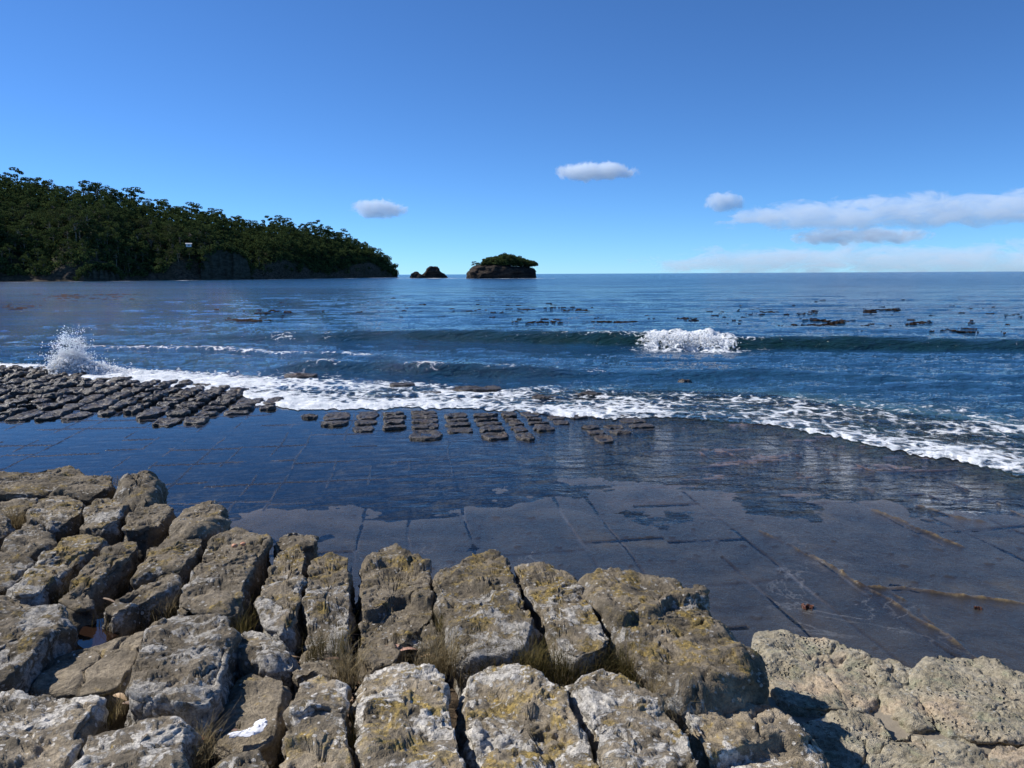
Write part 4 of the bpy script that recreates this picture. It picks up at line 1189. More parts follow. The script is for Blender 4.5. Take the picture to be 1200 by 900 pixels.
# far left cluster ---------------------------------------------------------------------------------------------
L = [
 ([(-40,552),(10,553),(40,552),(72,545),(96,547),(104,555),(80,563),(55,575),(20,577),(-40,580)], 'long tan block at the back left, topmost of the far cluster, round nosed', dict(ye=.02,dz=.0)),
 ([(-40,583),(0,577),(48,578),(42,592),(20,600),(-40,604)], 'low tan block behind the grass tuft at the far left edge', dict(ye=.0,dz=-.06)),
 ([(54,574),(57,566),(82,557),(126,554),(134,560),(128,574),(100,580),(72,576)], 'flat grey-brown block just left of the big round boulder', dict()),
 ([(131,572),(140,560),(158,552),(176,549),(189,553),(193,562),(186,582),(160,591),(136,584)], 'big round dark boulder standing at the back of the left cluster by the water', dict(dz=.05,r=.12,H=.55,dk=.03,dome=.08)),
 ([(30,602),(40,588),(55,579),(84,577),(100,584),(97,598),(82,606),(55,609)], 'ochre-topped block with white flecked shaded sides, left of its narrow twin', dict(ye=.05,wh=.04,H=.5)),
 ([(91,614),(99,594),(110,581),(138,581),(151,589),(140,612),(118,618)], 'block with an orange lichen back edge and a pale front, behind the reddish debris', dict(ye=.03,wh=.06,dk=.02)),
 ([(142,620),(150,600),(163,589),(198,588),(206,595),(192,612),(174,621)], 'plain brown block in front of the round boulder', dict(ye=-.03)),
 ([(190,616),(210,594),(230,584),(254,583),(268,590),(268,606),(245,617),(222,622)], 'dark squarish boulder standing alone above the water, right end of the left cluster', dict(dz=.06,H=.6,r=.08,dk=.03)),
 ([(-40,600),(6,601),(14,608),(6,622),(-15,630),(-40,632)], 'pale grey block cut by the left edge, beside the grass tuft', dict(wh=.05,dk=.03)),
 ([(-6,637),(18,610),(40,608),(66,622),(68,632),(50,643),(24,646)], 'grey hump-backed block with a dark hollow, near the left edge', dict(wh=.02,r=.08,ye=-.05)),
 ([(-40,640),(20,644),(43,651),(30,668),(5,686),(-40,692)], 'dark white-speckled block at the left edge below the hump-backed one', dict(wh=.06,dk=.05)),
 ([(8,691),(48,652),(75,630),(96,622),(125,624),(128,632),(100,652),(64,680),(46,693),(15,696)], 'long slanting block bright with orange lichen, white at its near end', dict(ye=.10,whf=.14)),
 ([(72,690),(117,650),(135,634),(160,632),(164,641),(142,661),(110,682),(92,692)], 'narrow slanting brown block with ochre crest, right of the orange one', dict(ye=.04,dk=.02)),
 ([(150,672),(175,638),(195,627),(230,622),(242,632),(222,658),(210,668),(180,668)], 'broad brown block with ochre back edge, left of the block with the two orange pebbles', dict(ye=.03,H=.35)),
 ([(112,712),(148,690),(180,668),(203,663),(213,676),(206,692),(176,706),(130,719)], 'jagged dark block with a shadowed overhang above the reddish puddle', dict(dz=-.02,wh=.02,dk=.04,r=.04)),
 ([(205,706),(215,680),(232,655),(250,630),(270,619),(300,621),(320,628),(312,642),(294,672),(286,700),(276,714),(228,714)], 'large flat brown block carrying two small orange pebbles', dict(ye=-.02,H=.5,whf=.06)),
 ([(318,640),(330,619),(364,618),(372,624),(371,640),(352,644)], 'small square block behind the others at the water, left of centre', dict(ye=-.01,dz=-.03)),
 ([(297,712),(308,678),(320,652),(336,636),(352,636),(360,648),(357,672),(352,700),(344,722),(330,728),(302,722)], 'ochre-backed block left of its white-fronted twin, left of centre', dict(ye=.05,whf=.10,fd=.06)),
 ([(359,663),(374,648),(395,642),(410,648),(413,672),(412,700),(408,726),(390,738),(364,732),(354,720),(357,690)], 'upright block with a bright white flaking front beside the wide dark gap', dict(ye=.04,whf=.17,dk=.02,fd=.08)),
 ([(421,654),(438,639),(465,634),(494,646),(506,656),(508,690),(511,702),(476,728),(464,757),(426,760),(416,742),(422,705),(419,672)], 'three-stepped brown block with a deep black notch at its right', dict(ye=.02,steps=[(.78,.05,.1),(.42,.05,-.2)],H=.5)),
 ([(508,666),(540,654),(583,643),(592,650),(612,690),(632,730),(633,750),(592,757),(546,760),(526,736),(514,692)], 'large ochre block rising to a sharp back corner, in the middle of the row', dict(ye=.06,whf=.12,steps=[(.55,.025,.5)])),
 ([(601,660),(620,651),(650,659),(672,671),(692,706),(718,742),(712,757),(672,766),(652,752),(636,716),(616,690)], 'long ochre and white block between the sharp-cornered one and the biggest block', dict(ye=.06,whf=.14)),
 ([(675,676),(697,666),(722,664),(782,669),(812,681),(829,689),(833,698),(845,703),(866,718),(886,738),(900,752),(905,766),(880,782),(845,790),(805,792),(765,783),(748,752),(722,740),(708,712),(686,692)],
   'biggest block of the row, ochre topped with a black shaded right end', dict(ye=.05,wh=.0,H=.62,dz=.04,r=.07,dk=-.01,steps=[(.55,.05,-.35)],step=.012)),
 ([(811,682),(822,680),(830,686),(828,697),(818,700),(806,694)], 'small dark lump at the back corner of the biggest block', dict(dz=-.03,H=.3,dk=.04)),
 # gap row rubble
 ([(270,757),(277,742),(297,735),(315,740),(340,750),(350,760),(345,774),(318,778),(290,770)], 'small cream-topped rock wedged in a dark hollow right of the big pale slab', dict(wh=.10,dz=-.07,H=.3,dk=.03)),
 ([(350,768),(358,757),(385,750),(412,757),(420,770),(400,784),(365,782)], 'low dark rubble stone among dry leaves left of centre', dict(dz=-.14,H=.2,dk=.02)),
 ([(296,728),(320,722),(345,730),(352,742),(330,748),(304,741)], 'flat dark stone at the foot of the ochre-backed block', dict(dz=-.16,H=.2)),
 ([(470,742),(490,722),(505,720),(515,740),(512,756),(488,762)], 'dark stone in the hollow beside the three-stepped block', dict(dz=-.12,H=.25,dk=.02)),
 ([(58,702),(72,692),(95,689),(110,698),(108,714),(84,716)], 'dark crumbly stone at the head of the puddle', dict(dz=-.05,dk=.04,H=.3)),
 ([(203,708),(210,698),(222,704),(224,716),(208,720)], 'tan fist-sized stone at the near end of the block with two pebbles', dict(dz=-.02,H=.2,r=.03,ye=-.02)),
 # near rows
 ([(-60,740),(0,722),(38,709),(74,707),(89,715),(82,730),(52,745),(36,768),(6,795),(-60,812)], 'long pale slanting block at the left edge with a blue-shaded right side', dict(wh=.09,H=.55,dz=.02)),
 ([(-60,690),(0,694),(30,696),(37,705),(25,716),(-10,728),(-60,732)], 'speckled dark block at the left edge just above the long pale one', dict(wh=.05,dk=.03)),
 ([(33,808),(50,778),(100,752),(150,738),(172,734),(173,742),(162,770),(142,806),(95,812)], 'smooth low brown rock between the puddle and the big pale slab', dict(dz=-.10,ye=-.08,wh=-.08,dk=-.06,H=.3,rough=.5,ledge=.4)),
 ([(175,728),(186,719),(204,714),(240,716),(270,721),(276,738),(266,768),(258,796),(246,814),(228,822),(144,818),(147,795),(160,766)], 'big pale slab with flaking top, right of the smooth brown rock', dict(wh=.10,H=.5,ye=-.08,step=.011,dz=.02)),
 ([(-60,814),(0,811),(60,808),(106,809),(124,815),(112,835),(97,850),(90,880),(74,925),(-60,930)], 'broad pale block at the bottom left corner', dict(wh=.10,ye=-.08,H=.5,step=.011)),
 ([(86,925),(89,882),(97,865),(116,850),(146,839),(190,831),(226,830),(233,838),(219,856),(215,882),(208,925)], 'rounded pale block at the bottom edge, left of the grass and the white litter', dict(wh=.09,ye=-.05,H=.5,step=.011)),
 ([(245,832),(262,802),(285,786),(308,782),(334,788),(338,802),(331,840),(323,872),(300,884),(262,882),(240,862)], 'flat brown slab with the scrap of white litter on its near end', dict(dz=-.11,ye=-.03,wh=-.05,H=.25,ledge=.5)),
 ([(333,834),(346,808),(364,790),(380,786),(386,795),(405,798),(412,804),(408,826),(396,832),(370,831),(346,840)], 'white-edged stone stacked against the block below it, left of centre', dict(wh=.07,dz=-.01,H=.3)),
 ([(327,862),(341,843),(370,834),(398,834),(411,850),(413,880),(410,925),(328,925)], 'broken grey stone with a sharp ledge at the bottom edge, right of the white litter', dict(wh=.04,H=.4,steps=[(.55,.05,.2)])),
 ([(215,925),(228,898),(262,881),(296,879),(322,888),(325,925)], 'pale cracked stone cut by the bottom edge below the white litter', dict(wh=.08,H=.3,dz=-.03)),
 ([(338,786),(350,776),(375,770),(404,776),(408,792),(388,790),(366,786),(346,796)], 'thin dark slab behind the white-edged stone', dict(dz=-.12,H=.15,ye=-.03)),
 ([(412,792),(425,779),(460,774),(500,775),(526,785),(524,806),(536,850),(549,905),(553,925),(420,925),(418,850),(424,822)], 'lichen-mottled block at the bottom edge, left of the wide black gap', dict(ye=.04,wh=.08,H=.5,step=.010)),
 ([(531,796),(545,779),(580,769),(620,770),(650,785),(668,802),(683,845),(712,890),(724,925),(562,925),(556,880),(537,830)], 'big mottled block with a cracked step across it at the bottom edge', dict(ye=.04,wh=.08,H=.5,steps=[(.60,.045,.6)],step=.010)),
 ([(660,795),(680,783),(718,777),(744,782),(774,815),(800,850),(826,895),(842,925),(732,925),(706,880),(676,818)], 'pale flat-topped block slanting to the bottom edge, left of the lowest slab', dict(ye=.02,wh=.10,H=.5,step=.010)),
 ([(783,820),(800,813),(860,815),(915,826),(958,858),(984,880),(1010,903),(1000,925),(856,925),(834,890),(804,848)], 'low brown slab with a dark split, beside the pale pitted rock at the bottom', dict(dz=-.13,wh=.04,ye=.0,H=.6,steps=[(.45,.05,-.2)],step=.011)),
]
for i, (pix, label, kw) in enumerate(L):
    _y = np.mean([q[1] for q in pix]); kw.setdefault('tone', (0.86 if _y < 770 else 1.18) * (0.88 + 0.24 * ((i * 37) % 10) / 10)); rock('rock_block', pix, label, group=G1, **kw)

G2 = 'pale pitted rocks at the lower right'
PZ = -0.62      # drop below the terrace level
PL = [
 ([(890,746),(911,738),(937,744),(979,751),(1011,764),(1018,788),(1030,802),(1026,822),(1010,826),(968,826),(934,822),(900,800)], 'pale pitted rock right behind the biggest block, with a dark undercut front', dict()),
 ([(1018,769),(1044,767),(1066,779),(1070,790),(1056,799),(1036,800)], 'small crusty rock between the two largest pale rocks', dict(rough=1.3)),
 ([(1035,806),(1053,803),(1070,815),(1087,831),(1101,851),(1066,849),(1038,828)], 'wedge-shaped pitted rock between two sandy cracks', dict(rough=1.3)),
 ([(1062,800),(1074,789),(1088,779),(1115,772),(1149,777),(1172,779),(1215,792),(1300,815),(1310,870),(1215,862),(1143,862),(1110,848),(1083,816)], 'largest pale honeycombed rock at the right edge', dict(rough=1.2)),
 ([(935,842),(960,836),(988,834),(1021,844),(1043,861),(1022,885),(1030,925),(990,925),(960,880)], 'pale rock crossed by the shadow of the lowest slab', dict()),
 ([(1050,862),(1076,854),(1140,868),(1163,893),(1183,925),(1042,925),(1024,893)], 'cream and grey pitted rock at the bottom edge, right of the shadowed one', dict(rough=1.3)),
 ([(1155,876),(1215,869),(1300,868),(1320,925),(1192,925)], 'orange-tinged pale rock in the bottom right corner', dict()),
]
for pix, label, kw in PL:
    rock('pitted_rock', pix, label, group=G2, dz=PZ, H=.42, r=.022, mat=M_PALE, dome=0.0, wh=.0, ye=-.12, dk=-.04, grow=1.14, flare=.10, ncut=3, tone=1.0, **kw)

# ---- ground between the blocks
def floor_sheet(name, pix, dz, mat, amp, label=None, drop=0.30):
    q = np.array(pix, float); W = at_top(q[:, 0], q[:, 1], dz + drop)[:, :2]
    O, per = resample(W, 260); c = O.mean(0)
    rows = []; Z = []
    for i in range(90):
        t = max((i / 89), 0.003); X = c + (O - c) * t; rows.append(X)
        Z.append(TA + dz - TB * X[:, 1] - 0.02 * t)
    X = c + (O - c) * 1.06; rows.append(X); Z.append(np.full(260, -0.3))
    X = np.concatenate(rows); Z = np.concatenate(Z)
    Z = Z + amp * fbm(P3(X[:, 0] * 3, X[:, 1] * 3), 5) * (Z > -.2)
    A = 0.5 * np.sum(W[:, 0] * np.roll(W[:, 1], -1) - W[:, 1] * np.roll(W[:, 0], -1))
    o = link(name, mesh_np(name, np.stack([X[:, 0], X[:, 1], Z], -1), grid_faces(260, 91, True)), mat)
    tag(o, kind='structure')
floor_sheet('ground', [(-700,640),(-60,575),(60,572),(180,590),(255,604),(330,640),(410,660),(500,662),(590,664),(700,690),(815,704),(880,765),(915,815),(985,900),(1060,1100),(1100,1700),(-900,1700),(-900,800)], -0.28, M_SOIL, 0.05)
floor_sheet('sandy_ground', [(885,760),(1010,775),(1075,792),(1160,786),(1320,810),(1700,900),(1700,1500),(900,1500),(880,1000),(870,860)], PZ - 0.035, M_SAND, 0.03, drop=0.05)

# ---- puddle in the hollow
pp = np.array([(88,752),(96,735),(118,724),(145,726),(152,736),(130,748),(104,762)], float)
W = at_top(pp[:, 0], pp[:, 1], -.14); O, _ = resample(W[:, :2], 60); c = O.mean(0)
V = np.concatenate([[[c[0], c[1], 0]], np.c_[O, np.zeros(60)]]); V[:, 2] = W[:, 2].mean()
m = NM('tea_brown_water'); M_TEA = m.done(m.bsdf((0.022, 0.012, 0.008), 0.03, m.bump(m.noise(m.pos(), 9, 2), .15, .02), 0.5))
o = link('puddle', mesh_np('puddle', V, np.array([(0, i + 1, (i + 1) % 60 + 1) for i in range(60)])), M_TEA); tag(o, kind='structure')

# ------------------------------------------------------------------ wet blocks standing on the platform
def wet_block(uc, vc, lu, lv, h, label, group, seed, soft=0.3):
    rng = np.random.default_rng(seed)
    pts = []
    for a in np.linspace(0, 2 * math.pi, 12, endpoint=False):
        ca, sa = math.cos(a), math.sin(a)
        e = 0.55
        du = lu / 2 * math.copysign(abs(ca) ** e, ca) * rng.uniform(.88, 1.06); dv = lv / 2 * math.copysign(abs(sa) ** e, sa) * rng.uniform(.88, 1.06)
        pts.append(xy_of(uc + du, vc + dv))
    poly = np.array(pts)
    per = 2 * (lu + lv); M = 64
    O, _ = resample(poly, M); c = O.mean(0)
    tn = np.roll(O, -1, 0) - np.roll(O, 1, 0); tn /= np.hypot(tn[:, 0], tn[:, 1])[:, None]
    nrm = np.stack([tn[:, 1], -tn[:, 0]], 1)
    rows, zs = [], []
    cup = rng.uniform(-0.4, 1.0) * 0.03
    for i in range(13):
        t = max(i / 12, .01); X = c + (O - nrm * h * .55 - c) * t
        rows.append(X); zs.append(h - cup * (1 - t * t) - 0.03 * h * t)
    for i in range(1, 5):
        a = math.pi / 2 * i / 4
        rows.append(O - nrm * h * .55 * (1 - math.sin(a))); zs.append(h * (1 - .5 * (1 - math.cos(a))))
    for i in range(1, 5): rows.append(O - nrm * 0.03 * i / 4 * (1 if h > .08 else -1)); zs.append(h * .5 * (1 - i / 4) - 0.05 * i / 4)
    X = np.concatenate(rows); Z = np.repeat(zs, M)
    P = np.stack([X[:, 0], X[:, 1], Z], -1)
    S = P + seed * 0.37
    P[:, 2] += (0.6 * h * fbm(S * 3, 4) + 0.014 * fbm(S * 11, 3)) * (Z > 0)
    P[:, 0] += 0.06 * fbm(S * 4 + 3, 4); P[:, 1] += 0.08 * fbm(S * 4 + 8, 4)
    org = np.array([c[0], c[1], -0.03])
    o = link('wet_block', mesh_np('wet_block', P - org, grid_faces(M, len(rows), True)), M_WET, loc=tuple(org))
    tag(o, label, 'rock', group)
def place_wet():
    rng = np.random.default_rng(31); n = 0
    S = 1.08
    ks = [k for k in range(1, len(ULINES) - 1) if -26 < ULINES[k] < 14]
    for k in ks:
        uc = (ULINES[k] + ULINES[k - 1]) / 2; lu = ULINES[k] - ULINES[k - 1]
        for nrow in range(6, 26):
            v0 = nrow * S + 0.42 * h2(k // 2, nrow); v1 = (nrow + 1) * S + 0.42 * h2(k // 2, nrow + 1)
            cells = [(v0, v1)]
            _x, _y = xy_of(uc, (v0 + v1) / 2); px0_ = float(proj(np.array(_x), np.array(_y), 0.)[0])
            if rng.random() < 0.35 or (330 < px0_ < 760 and rng.random() < .75): mv = (v0 + v1) / 2; cells = [(v0, mv), (mv, v1)]
            for a, b in cells:
                vc = (a + b) / 2
                x, y = xy_of(uc, vc)
                az = math.atan2(x, y); R = math.hypot(x, y)
                px, py = proj(np.array(x), np.array(y), 0.06); px = float(px); py = float(py)
                off = R - float(shore_r(az))
                if off > 0.6 or px < -160: continue
                if px < 330:
                    lim = np.interp(px, [-160, 0, 60, 130, 200, 240, 270, 300, 330], [500, 494, 492, 488, 500, 497, 488, 480, 478])
                    if py > lim: continue
                    e = (lim - py) / 40
                    h = 0.045 + 0.065 * min(max(e, 0), 1) + (0.08 if px < 60 and py < 445 else 0) + rng.uniform(-.015, .025)
                    if off > -0.5: h *= 0.8
                    if e < 0.12 and rng.random() < .35: continue
                    row = ['front row', 'second row', 'third row', 'fourth row', 'fifth row', 'back rows'][int(min(max(e, 0) * 40 / 9, 5))]
                    side = ['at the left edge', 'left of the splash', 'below the splash', 'just right of the splash', 'in its middle', 'right of its middle', 'at its right end'][int(np.searchsorted([25, 60, 100, 145, 195, 245], px))]
                    lab = 'dark wet block of the raised left patch, %s, %s' % (row, side)
                    grp = 'wet blocks of the raised patch at the left'
                    gap = 0.11
                elif px < 760:
                    bot = np.interp(px, [330, 420, 600, 680, 760], [492, 504, 511, 515, 518])
                    if py > bot or py < 479.5: continue
                    if px < 425 and rng.random() < .42: continue
                    if px > 640 and rng.random() < .35: continue
                    h = 0.022 + 0.02 * rng.random() - 0.012 * (px > 640)
                    side = 'left of the regular rows' if px < 428 else ('in the regular rows left of centre' if px < 560 else ('in the regular rows at the centre' if px < 650 else 'at the ragged right end of the strip'))
                    row = 'nearest the foam' if py < 490 else 'on the near side'
                    lab = 'low dark block %s, %s' % (side, row)
                    grp = 'low wet blocks in the strip below the foam'; gap = 0.13
                else: continue
                n += 1
                wet_block(uc, vc, max(lu - gap, .16), max((b - a) - gap * 1.3, .2), max(h, .018), lab, grp, n)
    # kelp-covered ledges awash in the foam
    aw = [(352, 441, 40, 3.4, .06, 'dark ledge poking through the foam left of centre'), (470, 451, 30, 3, .03, 'brown ledge awash in thin foam, left of the wide one'), (560, 456, 60, 5, .04, 'wide brown ledge showing between two bands of foam'),
          (505, 461, 26, 3, .03, 'small brown ledge below the wide one in the foam'), (640, 466, 34, 3, .04, 'brown ledge in broken foam right of the wide one'), (690, 462, 30, 3, .04, 'low ledge in the foam near the picture centre'),
          (802, 445, 12, 1.2, .0, 'small dark rock breaking the surface right of centre'),(60, 437, 20, 2, .1, 'dark rock at the foot of the splash')]
    for j, (px, py, w, hp, h, lab) in enumerate(aw):
        p = at_z(np.array(float(px)), np.array(float(py)), 0.03); R = math.hypot(p[0], p[1])
        u, v = uv_of(p[0], p[1]); n += 1
        off = R - float(shore_r(math.atan2(p[0], p[1])))
        wet_block(u, v, w * R / F, hp * R * R / (3 * F), h + 0.03, lab, 'ledges awash in the surf', 900 + j)
    print('WET', n)
place_wet()

# ------------------------------------------------------------------ grass, leaves, pebbles, litter
def mat_grass(name, a, b):
    m = NM(name); p = m.pos()
    c = m.mix(m.rng(m.noise(p, 40, 2), .35, .65), a, b)
    d = m.n('ShaderNodeBsdfDiffuse'); m.l(c, d.inputs[0]); t = m.n('ShaderNodeBsdfTranslucent'); m.l(c, t.inputs[0])
    return m.done(m.mixsh(0.3, d.outputs[0], t.outputs[0]))
M_DRY = mat_grass('dry_grass', (0.16, 0.12, 0.06), (0.38, 0.31, 0.18))
M_OLV = mat_grass('olive_grass', (0.07, 0.065, 0.022), (0.22, 0.17, 0.07))
M_DKG = mat_grass('dark_grass', (0.035, 0.035, 0.015), (0.13, 0.10, 0.045))
def grass(px, py, wpx, hgt, n, mat, label, dz=-.20, seed=0, lean=1.1):
    rng = np.random.default_rng(seed + int(px))
    c = at_top(np.array(float(px)), np.array(float(py)), dz)
    R = math.hypot(c[0], c[1]); hw = wpx / 2 * R / F
    V, Fc = [], []; k = 0
    for i in range(n):
        bx = rng.normal(0, hw * .5); by = rng.normal(0, 0.05)
        an = rng.uniform(0, 2 * math.pi); h = hgt * .78 * rng.uniform(.2, 1.1); ln = h * lean * rng.uniform(.1, 1.4)
        w = rng.uniform(.0009, .0020); dx, dy = math.cos(an), math.sin(an)
        px_, py_ = -dy * w, dx * w
        for s in (0, .35, .7, 1.0):
            x = bx + dx * ln * s ** 1.8; y = by + dy * ln * s ** 1.8 + .012 * math.sin(5 * s + i); z = (h + .08) * s * (1 - .26 * s * lean) - 0.08
            ww = 1 - .85 * s
            V += [(x - px_ * ww, y - py_ * ww, z), (x + px_ * ww, y + py_ * ww, z)]
        for s in range(3): Fc.append((k + 2 * s, k + 2 * s + 1, k + 2 * s + 3, k + 2 * s + 2))
        k += 8
    o = link('grass_tuft', mesh_np('grass_tuft', np.array(V), np.array(Fc)), mat, loc=tuple(c))
    tag(o, label, 'grass tuft', 'grass tufts growing between the blocks')
GR = [(17,604,18,.22,150,M_DRY,'straw-coloured tuft at the far left between the back blocks'),
 (143,558,30,.07,80,M_DRY,'short dry tuft beside the big round boulder'),
 (184,614,22,.12,90,M_OLV,'thin tuft behind the debris of the left cluster'),
 (32,690,26,.13,90,M_OLV,'sparse tuft at the near end of the orange block'),
 (74,694,24,.12,110,M_DKG,'dark tuft between the orange block and its narrow neighbour'),
 (150,716,60,.10,260,M_DKG,'dark matted tuft hanging over the puddle'),
 (196,706,26,.16,150,M_DRY,'dry tuft at the near right of the jagged block'),
 (286,728,18,.17,130,M_OLV,'upright tuft right of the big pale slab'),
 (320,716,20,.10,60,M_DKG,'wispy tuft on the front of the ochre-backed block'),
 (372,750,26,.14,110,M_DKG,'dark tuft below the white-fronted block'),
 (407,778,34,.22,210,M_DRY,'tall dry tuft left of the pink bark strip'),
 (398,750,20,.16,80,M_OLV,'wispy tuft in the wide dark gap left of the three-stepped block'),
 (515,768,60,.24,420,M_DRY,'broad straw tuft in the hollow right of the three-stepped block'),
 (516,722,12,.15,70,M_OLV,'thin green tuft in the crack beside the sharp-cornered block'),
 (572,774,54,.14,320,M_DKG,'brown matted tuft before the sharp-cornered block'),
 (622,772,42,.20,340,M_OLV,'olive tuft at the crack between the two middle blocks'),
 (666,780,60,.15,520,M_DKG,'dense dark tuft in front of the long white-edged block'),
 (705,776,36,.14,300,M_DKG,'dark tuft left of the yellow-green one'),
 (738,776,34,.20,300,M_OLV,'yellow-green upright tuft at the left foot of the biggest block'),
 (790,806,70,.12,420,M_DRY,'matted dry grass lying in front of the biggest block'),
 (820,800,44,.17,320,M_DKG,'dark fine tuft against the front of the biggest block'),
 (122,832,18,.13,90,M_DKG,'small tuft in the gap right of the bottom left corner block'),
 (232,874,34,.15,230,M_DRY,'pale curling tuft left of the white litter'),
 (137,818,12,.17,16,M_DRY,'few lone straws beside the smooth brown rock'),
 (414,862,12,.14,90,M_OLV,'narrow tuft in the gap left of the lichen-mottled block'),
 (414,888,10,.08,24,M_DRY,'few orange stalks in the gap at the bottom, left of centre'),
 (1088,868,10,.05,40,M_DKG,'tiny dark tuft in the sandy crack of the pale rocks')]
for i, g in enumerate(GR):
    grass(g[0], g[1], g[2], g[3], g[4], g[5], g[6], dz=(PZ if g[0] > 1000 else (-.03 if g[1] < 560 else -.07)), seed=i)

def mat_plain(name, a, b, sc=60, rough=.6):
    m = NM(name); p = m.pos()
    return m.done(m.bsdf(m.mix(m.noise(p, sc, 3), a, b), rough, None, .3))
M_PINK = mat_plain('pink_dead_leaf', (0.42, 0.22, 0.15), (0.62, 0.38, 0.27))
M_TAN = mat_plain('tan_dead_leaf', (0.36, 0.23, 0.12), (0.58, 0.42, 0.25))
M_RED = mat_plain('red_brown_stem', (0.09, 0.022, 0.015), (0.20, 0.06, 0.04))
M_BRN = mat_plain('brown_bark', (0.10, 0.06, 0.035), (0.24, 0.15, 0.09))
def leaf(px, py, L, W, rot, tilt, mat, label, dz=-.16, name='fallen_leaf', cat='leaf', up=0.0):
    c = at_top(np.array(float(px)), np.array(float(py)), dz)
    n = 12; V = []
    L *= .78; W *= .8; bend = 0.03 * L
    for i in range(n):
        s = i / (n - 1); w = W * math.sin(math.pi * min(max(s, .03), .97)) ** .7
        x = (s - .5) * L; y = bend * (1 - (2 * s - 1) ** 2) * .5; z = 0.012 * math.sin(s * 3) + 0.004
        V += [(x, y - w / 2, z + .003), (x, y, z), (x, y + w / 2, z + .004)]
    V = np.array(V); B = V.copy(); B[:, 2] -= 0.0015
    f = []
    for i in range(n - 1):
        k = 3 * i
        f += [(k, k + 3, k + 4, k + 1), (k + 1, k + 4, k + 5, k + 2)]
    f2 = [tuple(3 * n + q for q in t[::-1]) for t in f]
    o = link(name, mesh_np(name, np.concatenate([V, B]), np.array(f + f2)), mat, loc=(c[0], c[1], c[2] + up))
    o.rotation_euler = (tilt, 0.1, rot)
    tag(o, label, cat, 'fallen gum leaves' if cat == 'leaf' else None)
for a in [(548,853,.11,.024,-1.0,.5,M_PINK,'pale pink leaf standing in the bottom black gap'),
          (665,803,.08,.026,-1.2,.5,M_TAN,'yellow leaf stuck in the crack right of the stepped mottled block'),
          (515,691,.10,.024,-1.4,.6,M_PINK,'pink leaf upright in the crack left of the sharp-cornered block'),
          (449,769,.14,.035,.10,.0,M_PINK,'long pink leaf lying before the three-stepped block'),
          (464,768,.13,.035,-.15,.1,M_PINK,'curled pink leaf overlapping the long pink leaf'),
          (478,771,.12,.03,.35,.0,M_PINK,'third pink leaf at the right end of the pink heap'),
          (502,779,.09,.03,.0,.0,M_TAN,'tan leaf on the soil above the lichen-mottled block'),
          (752,763,.12,.03,-1.3,.6,M_TAN,'orange-tan leaf leaning on the biggest block beside green grass'),
          (758,781,.12,.03,.05,.1,M_TAN,'tan leaf lying flat below the leaning one'),
          (243,823,.07,.022,-1.4,.4,M_TAN,'pale leaf tip poking from the crack below the big pale slab'),
          (141,827,.10,.035,-.4,.1,M_TAN,'tan leaf lying above the rounded pale block'),
          (155,836,.12,.03,-.15,.1,M_BRN,'dark brown leaf beside the tan one'),
          (276,871,.09,.04,1.3,.2,M_PINK,'pink leaf touching the white litter'),
          (38,700,.06,.02,.0,.0,M_TAN,'cream leaf at the left of the dark tuft'),
          (53,702,.07,.02,.2,.0,M_TAN,'cream leaf beside the crumbly stone'),
          (160,722,.12,.022,.8,.2,M_PINK,'light leaf leaning out of the grass above the puddle'),
          (280,732,.07,.02,.6,.1,M_PINK,'small pink leaf below the upright tuft'),
          (50,655,.08,.02,1.2,.4,M_TAN,'white-edged leaf in the crack left of the orange block')]:
    leaf(*a[:6], a[6], a[7], up=.03)
for a in [(332,784,.20,.016,.18,.1,M_TAN,'pale bark stick across the slab above the white-edged stone'),
          (392,787,.13,.018,.08,.1,M_BRN,'short curved bark strip beside the tall dry tuft'),
          (292,774,.15,.02,.1,.1,M_BRN,'brown bark strip under the cream-topped rock'),
          (218,886,.26,.045,.45,.1,M_RED,'dark red bark strip beside the curling grass at the bottom'),
          (138,684,.16,.010,.6,.2,M_RED,'thin red stem across the dark hollow'),
          (146,626,.18,.014,.1,.1,M_RED,'dark red stem among the debris behind the orange block'),
          (180,626,.15,.014,.35,.1,M_BRN,'brown twig in the debris right of the red stem'),
          (128,716,.20,.018,-.4,.1,M_BRN,'pale brown strip at the edge of the puddle'),
          (330,742,.14,.018,-.1,.1,M_RED,'red bark piece at the foot of the ochre-backed block')]:
    leaf(*a[:8], name='bark_strip', cat='bark strip', up=.05)
def litter():
    rng = np.random.default_rng(4); V, Fc = [], []; k = 0
    zones = [((130,200),(615,632),120), ((100,190),(700,735),160), ((300,420),(735,790),260), ((430,640),(755,780),300), ((640,860),(765,808),260), ((225,320),(865,890),80), ((60,110),(680,705),60), ((405,420),(800,900),60), ((540,560),(800,880),30)]
    for (x0, x1), (y0, y1), n in zones:
        for _ in range(n):
            p = at_top(np.array(rng.uniform(x0, x1)), np.array(rng.uniform(y0, y1)), -.235)
            L = rng.uniform(.02, .09); w = rng.uniform(.002, .008); a = rng.uniform(0, 6.28); d = np.array([math.cos(a), math.sin(a), rng.normal(0, .15)]); q = np.array([-math.sin(a), math.cos(a), rng.normal(0, .3)])
            m = p + [0, 0, .015 + .03 * rng.random()]
            V += [m - d * L / 2, m + q * w, m + d * L / 2, m - q * w]; Fc.append((k, k + 1, k + 2, k + 3)); k += 4
    o = link('leaf_litter', mesh_np('leaf_litter', np.array(V), np.array(Fc), smooth=False), mat_plain('litter', (0.10, 0.06, 0.035), (0.42, 0.28, 0.17), 25))
    tag(o, 'brown twigs and leaf crumbs covering the soil between the blocks', 'leaf litter', kind='stuff')
litter()
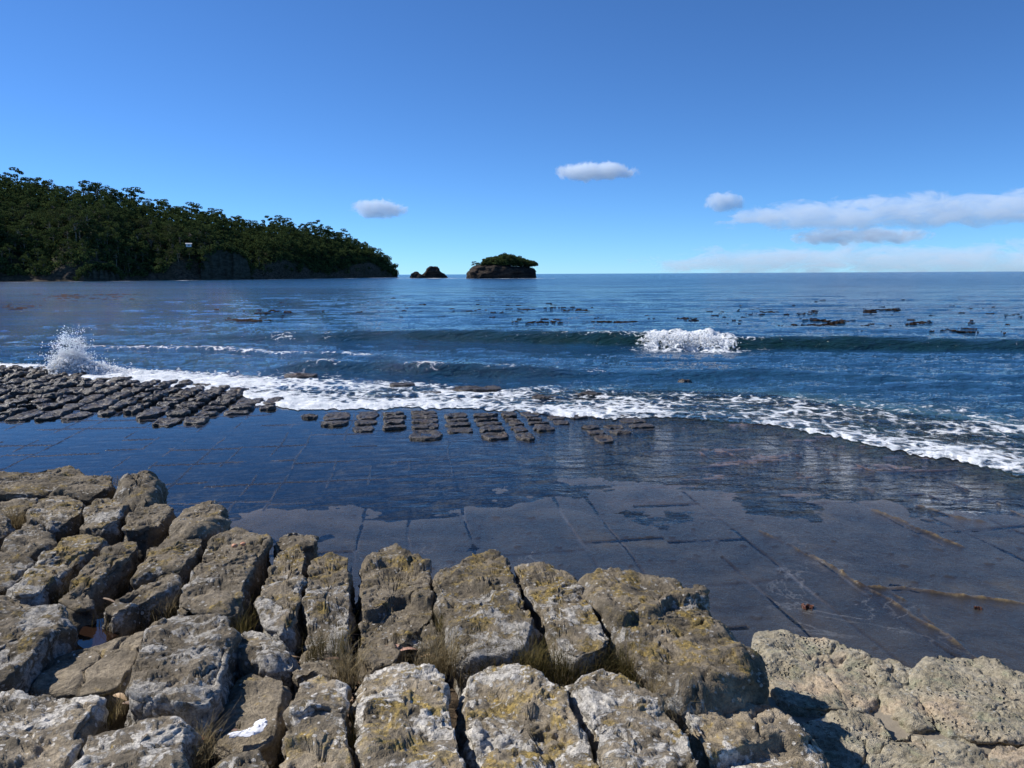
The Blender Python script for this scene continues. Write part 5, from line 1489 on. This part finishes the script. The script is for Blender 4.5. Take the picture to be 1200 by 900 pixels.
def pebble(px, py, s, label, mat, dz=0.03):
    c = at_top(np.array(float(px)), np.array(float(py)), dz)
    M, n = 20, 11; V = []
    for j in range(n):
        ph = math.pi * j / (n - 1)
        for i in range(M):
            w = 2 * math.pi * i / M
            V.append((1.25 * math.sin(ph) * math.cos(w), .95 * math.sin(ph) * math.sin(w), -.75 * math.cos(ph)))
    V = np.array(V) * s; V += V * (0.25 * fbm(V / s * 1.2 + px, 2))[:, None]
    o = link('pebble', mesh_np('pebble', V, grid_faces(M, n, True)), mat, loc=(c[0], c[1], c[2] + s * .5))
    tag(o, label, 'pebble', 'orange pebbles'); 
M_PEB = mat_plain('orange_pebble', (0.42, 0.17, 0.08), (0.62, 0.33, 0.2), 30)
pebble(275, 641, .017, 'larger left one of two orange pebbles on the flat brown block', M_PEB)
pebble(285, 639, .016, 'smaller right one of two orange pebbles on the flat brown block', M_PEB)
def white_litter():
    c = at_top(np.array(296.0), np.array(862.0), -.085)
    # crumpled white tissue: a twisted strip with a hooked end
    path = np.array([(-.075, -.035), (-.045, -.022), (-.015, -.018), (.01, 0), (.02, .025), (.018, .05), (.035, .06)])
    wd = [.012, .016, .024, .028, .022, .026, .016]
    n = 40; k = 14
    s = np.linspace(0, 6, n); X = np.interp(s, range(7), path[:, 0]); Y = np.interp(s, range(7), path[:, 1]); W = np.interp(s, range(7), wd)
    V = []
    for i in range(n):
        t = np.array([X[min(i + 1, n - 1)] - X[max(i - 1, 0)], Y[min(i + 1, n - 1)] - Y[max(i - 1, 0)]]); t /= np.linalg.norm(t)
        for j in range(k):
            u = j / (k - 1) * 2 - 1
            V.append((X[i] - t[1] * W[i] * u, Y[i] + t[0] * W[i] * u, .006 * (1 - u * u)))
    V = np.array(V); V[:, 2] += 0.008 * np.abs(fbm(V * 60, 3)); V[:, :2] += 0.006 * np.stack([perlin(V * 70 + 1), perlin(V * 70 + 9)], -1)
    B = V.copy(); B[:, 2] -= .002; f = grid_faces(k, n)
    o = link('crumpled_tissue', mesh_np('crumpled_tissue', np.concatenate([V, B]), np.concatenate([f, f[:, ::-1] + len(V)])), mat_plain('white_tissue', (.75, .76, .8), (.85, .86, .88)), loc=(c[0], c[1], c[2] + .02))
    tag(o, 'crumpled strip of white tissue lying on the flat brown slab', 'litter')
white_litter()
def weed_clump(px, py, s, label):
    c = at_z(np.array(float(px)), np.array(float(py)), 0.0); rng = np.random.default_rng(px)
    q, f, lv = clump(rng, np.zeros(3), s, .35, 60, s * .35)
    o = link('seaweed_clump', mesh_np('seaweed_clump', q, f, smooth=False), mat_plain('seaweed', (.05, .02, .012), (.20, .08, .05), 30), loc=(c[0], c[1], s * .3))
    tag(o, label, 'seaweed')
weed_clump(946, 713, .05, 'small reddish seaweed clump on the wet rock behind the pale rocks')
weed_clump(1146, 714, .03, 'faint reddish seaweed scrap below the long vein at the right')
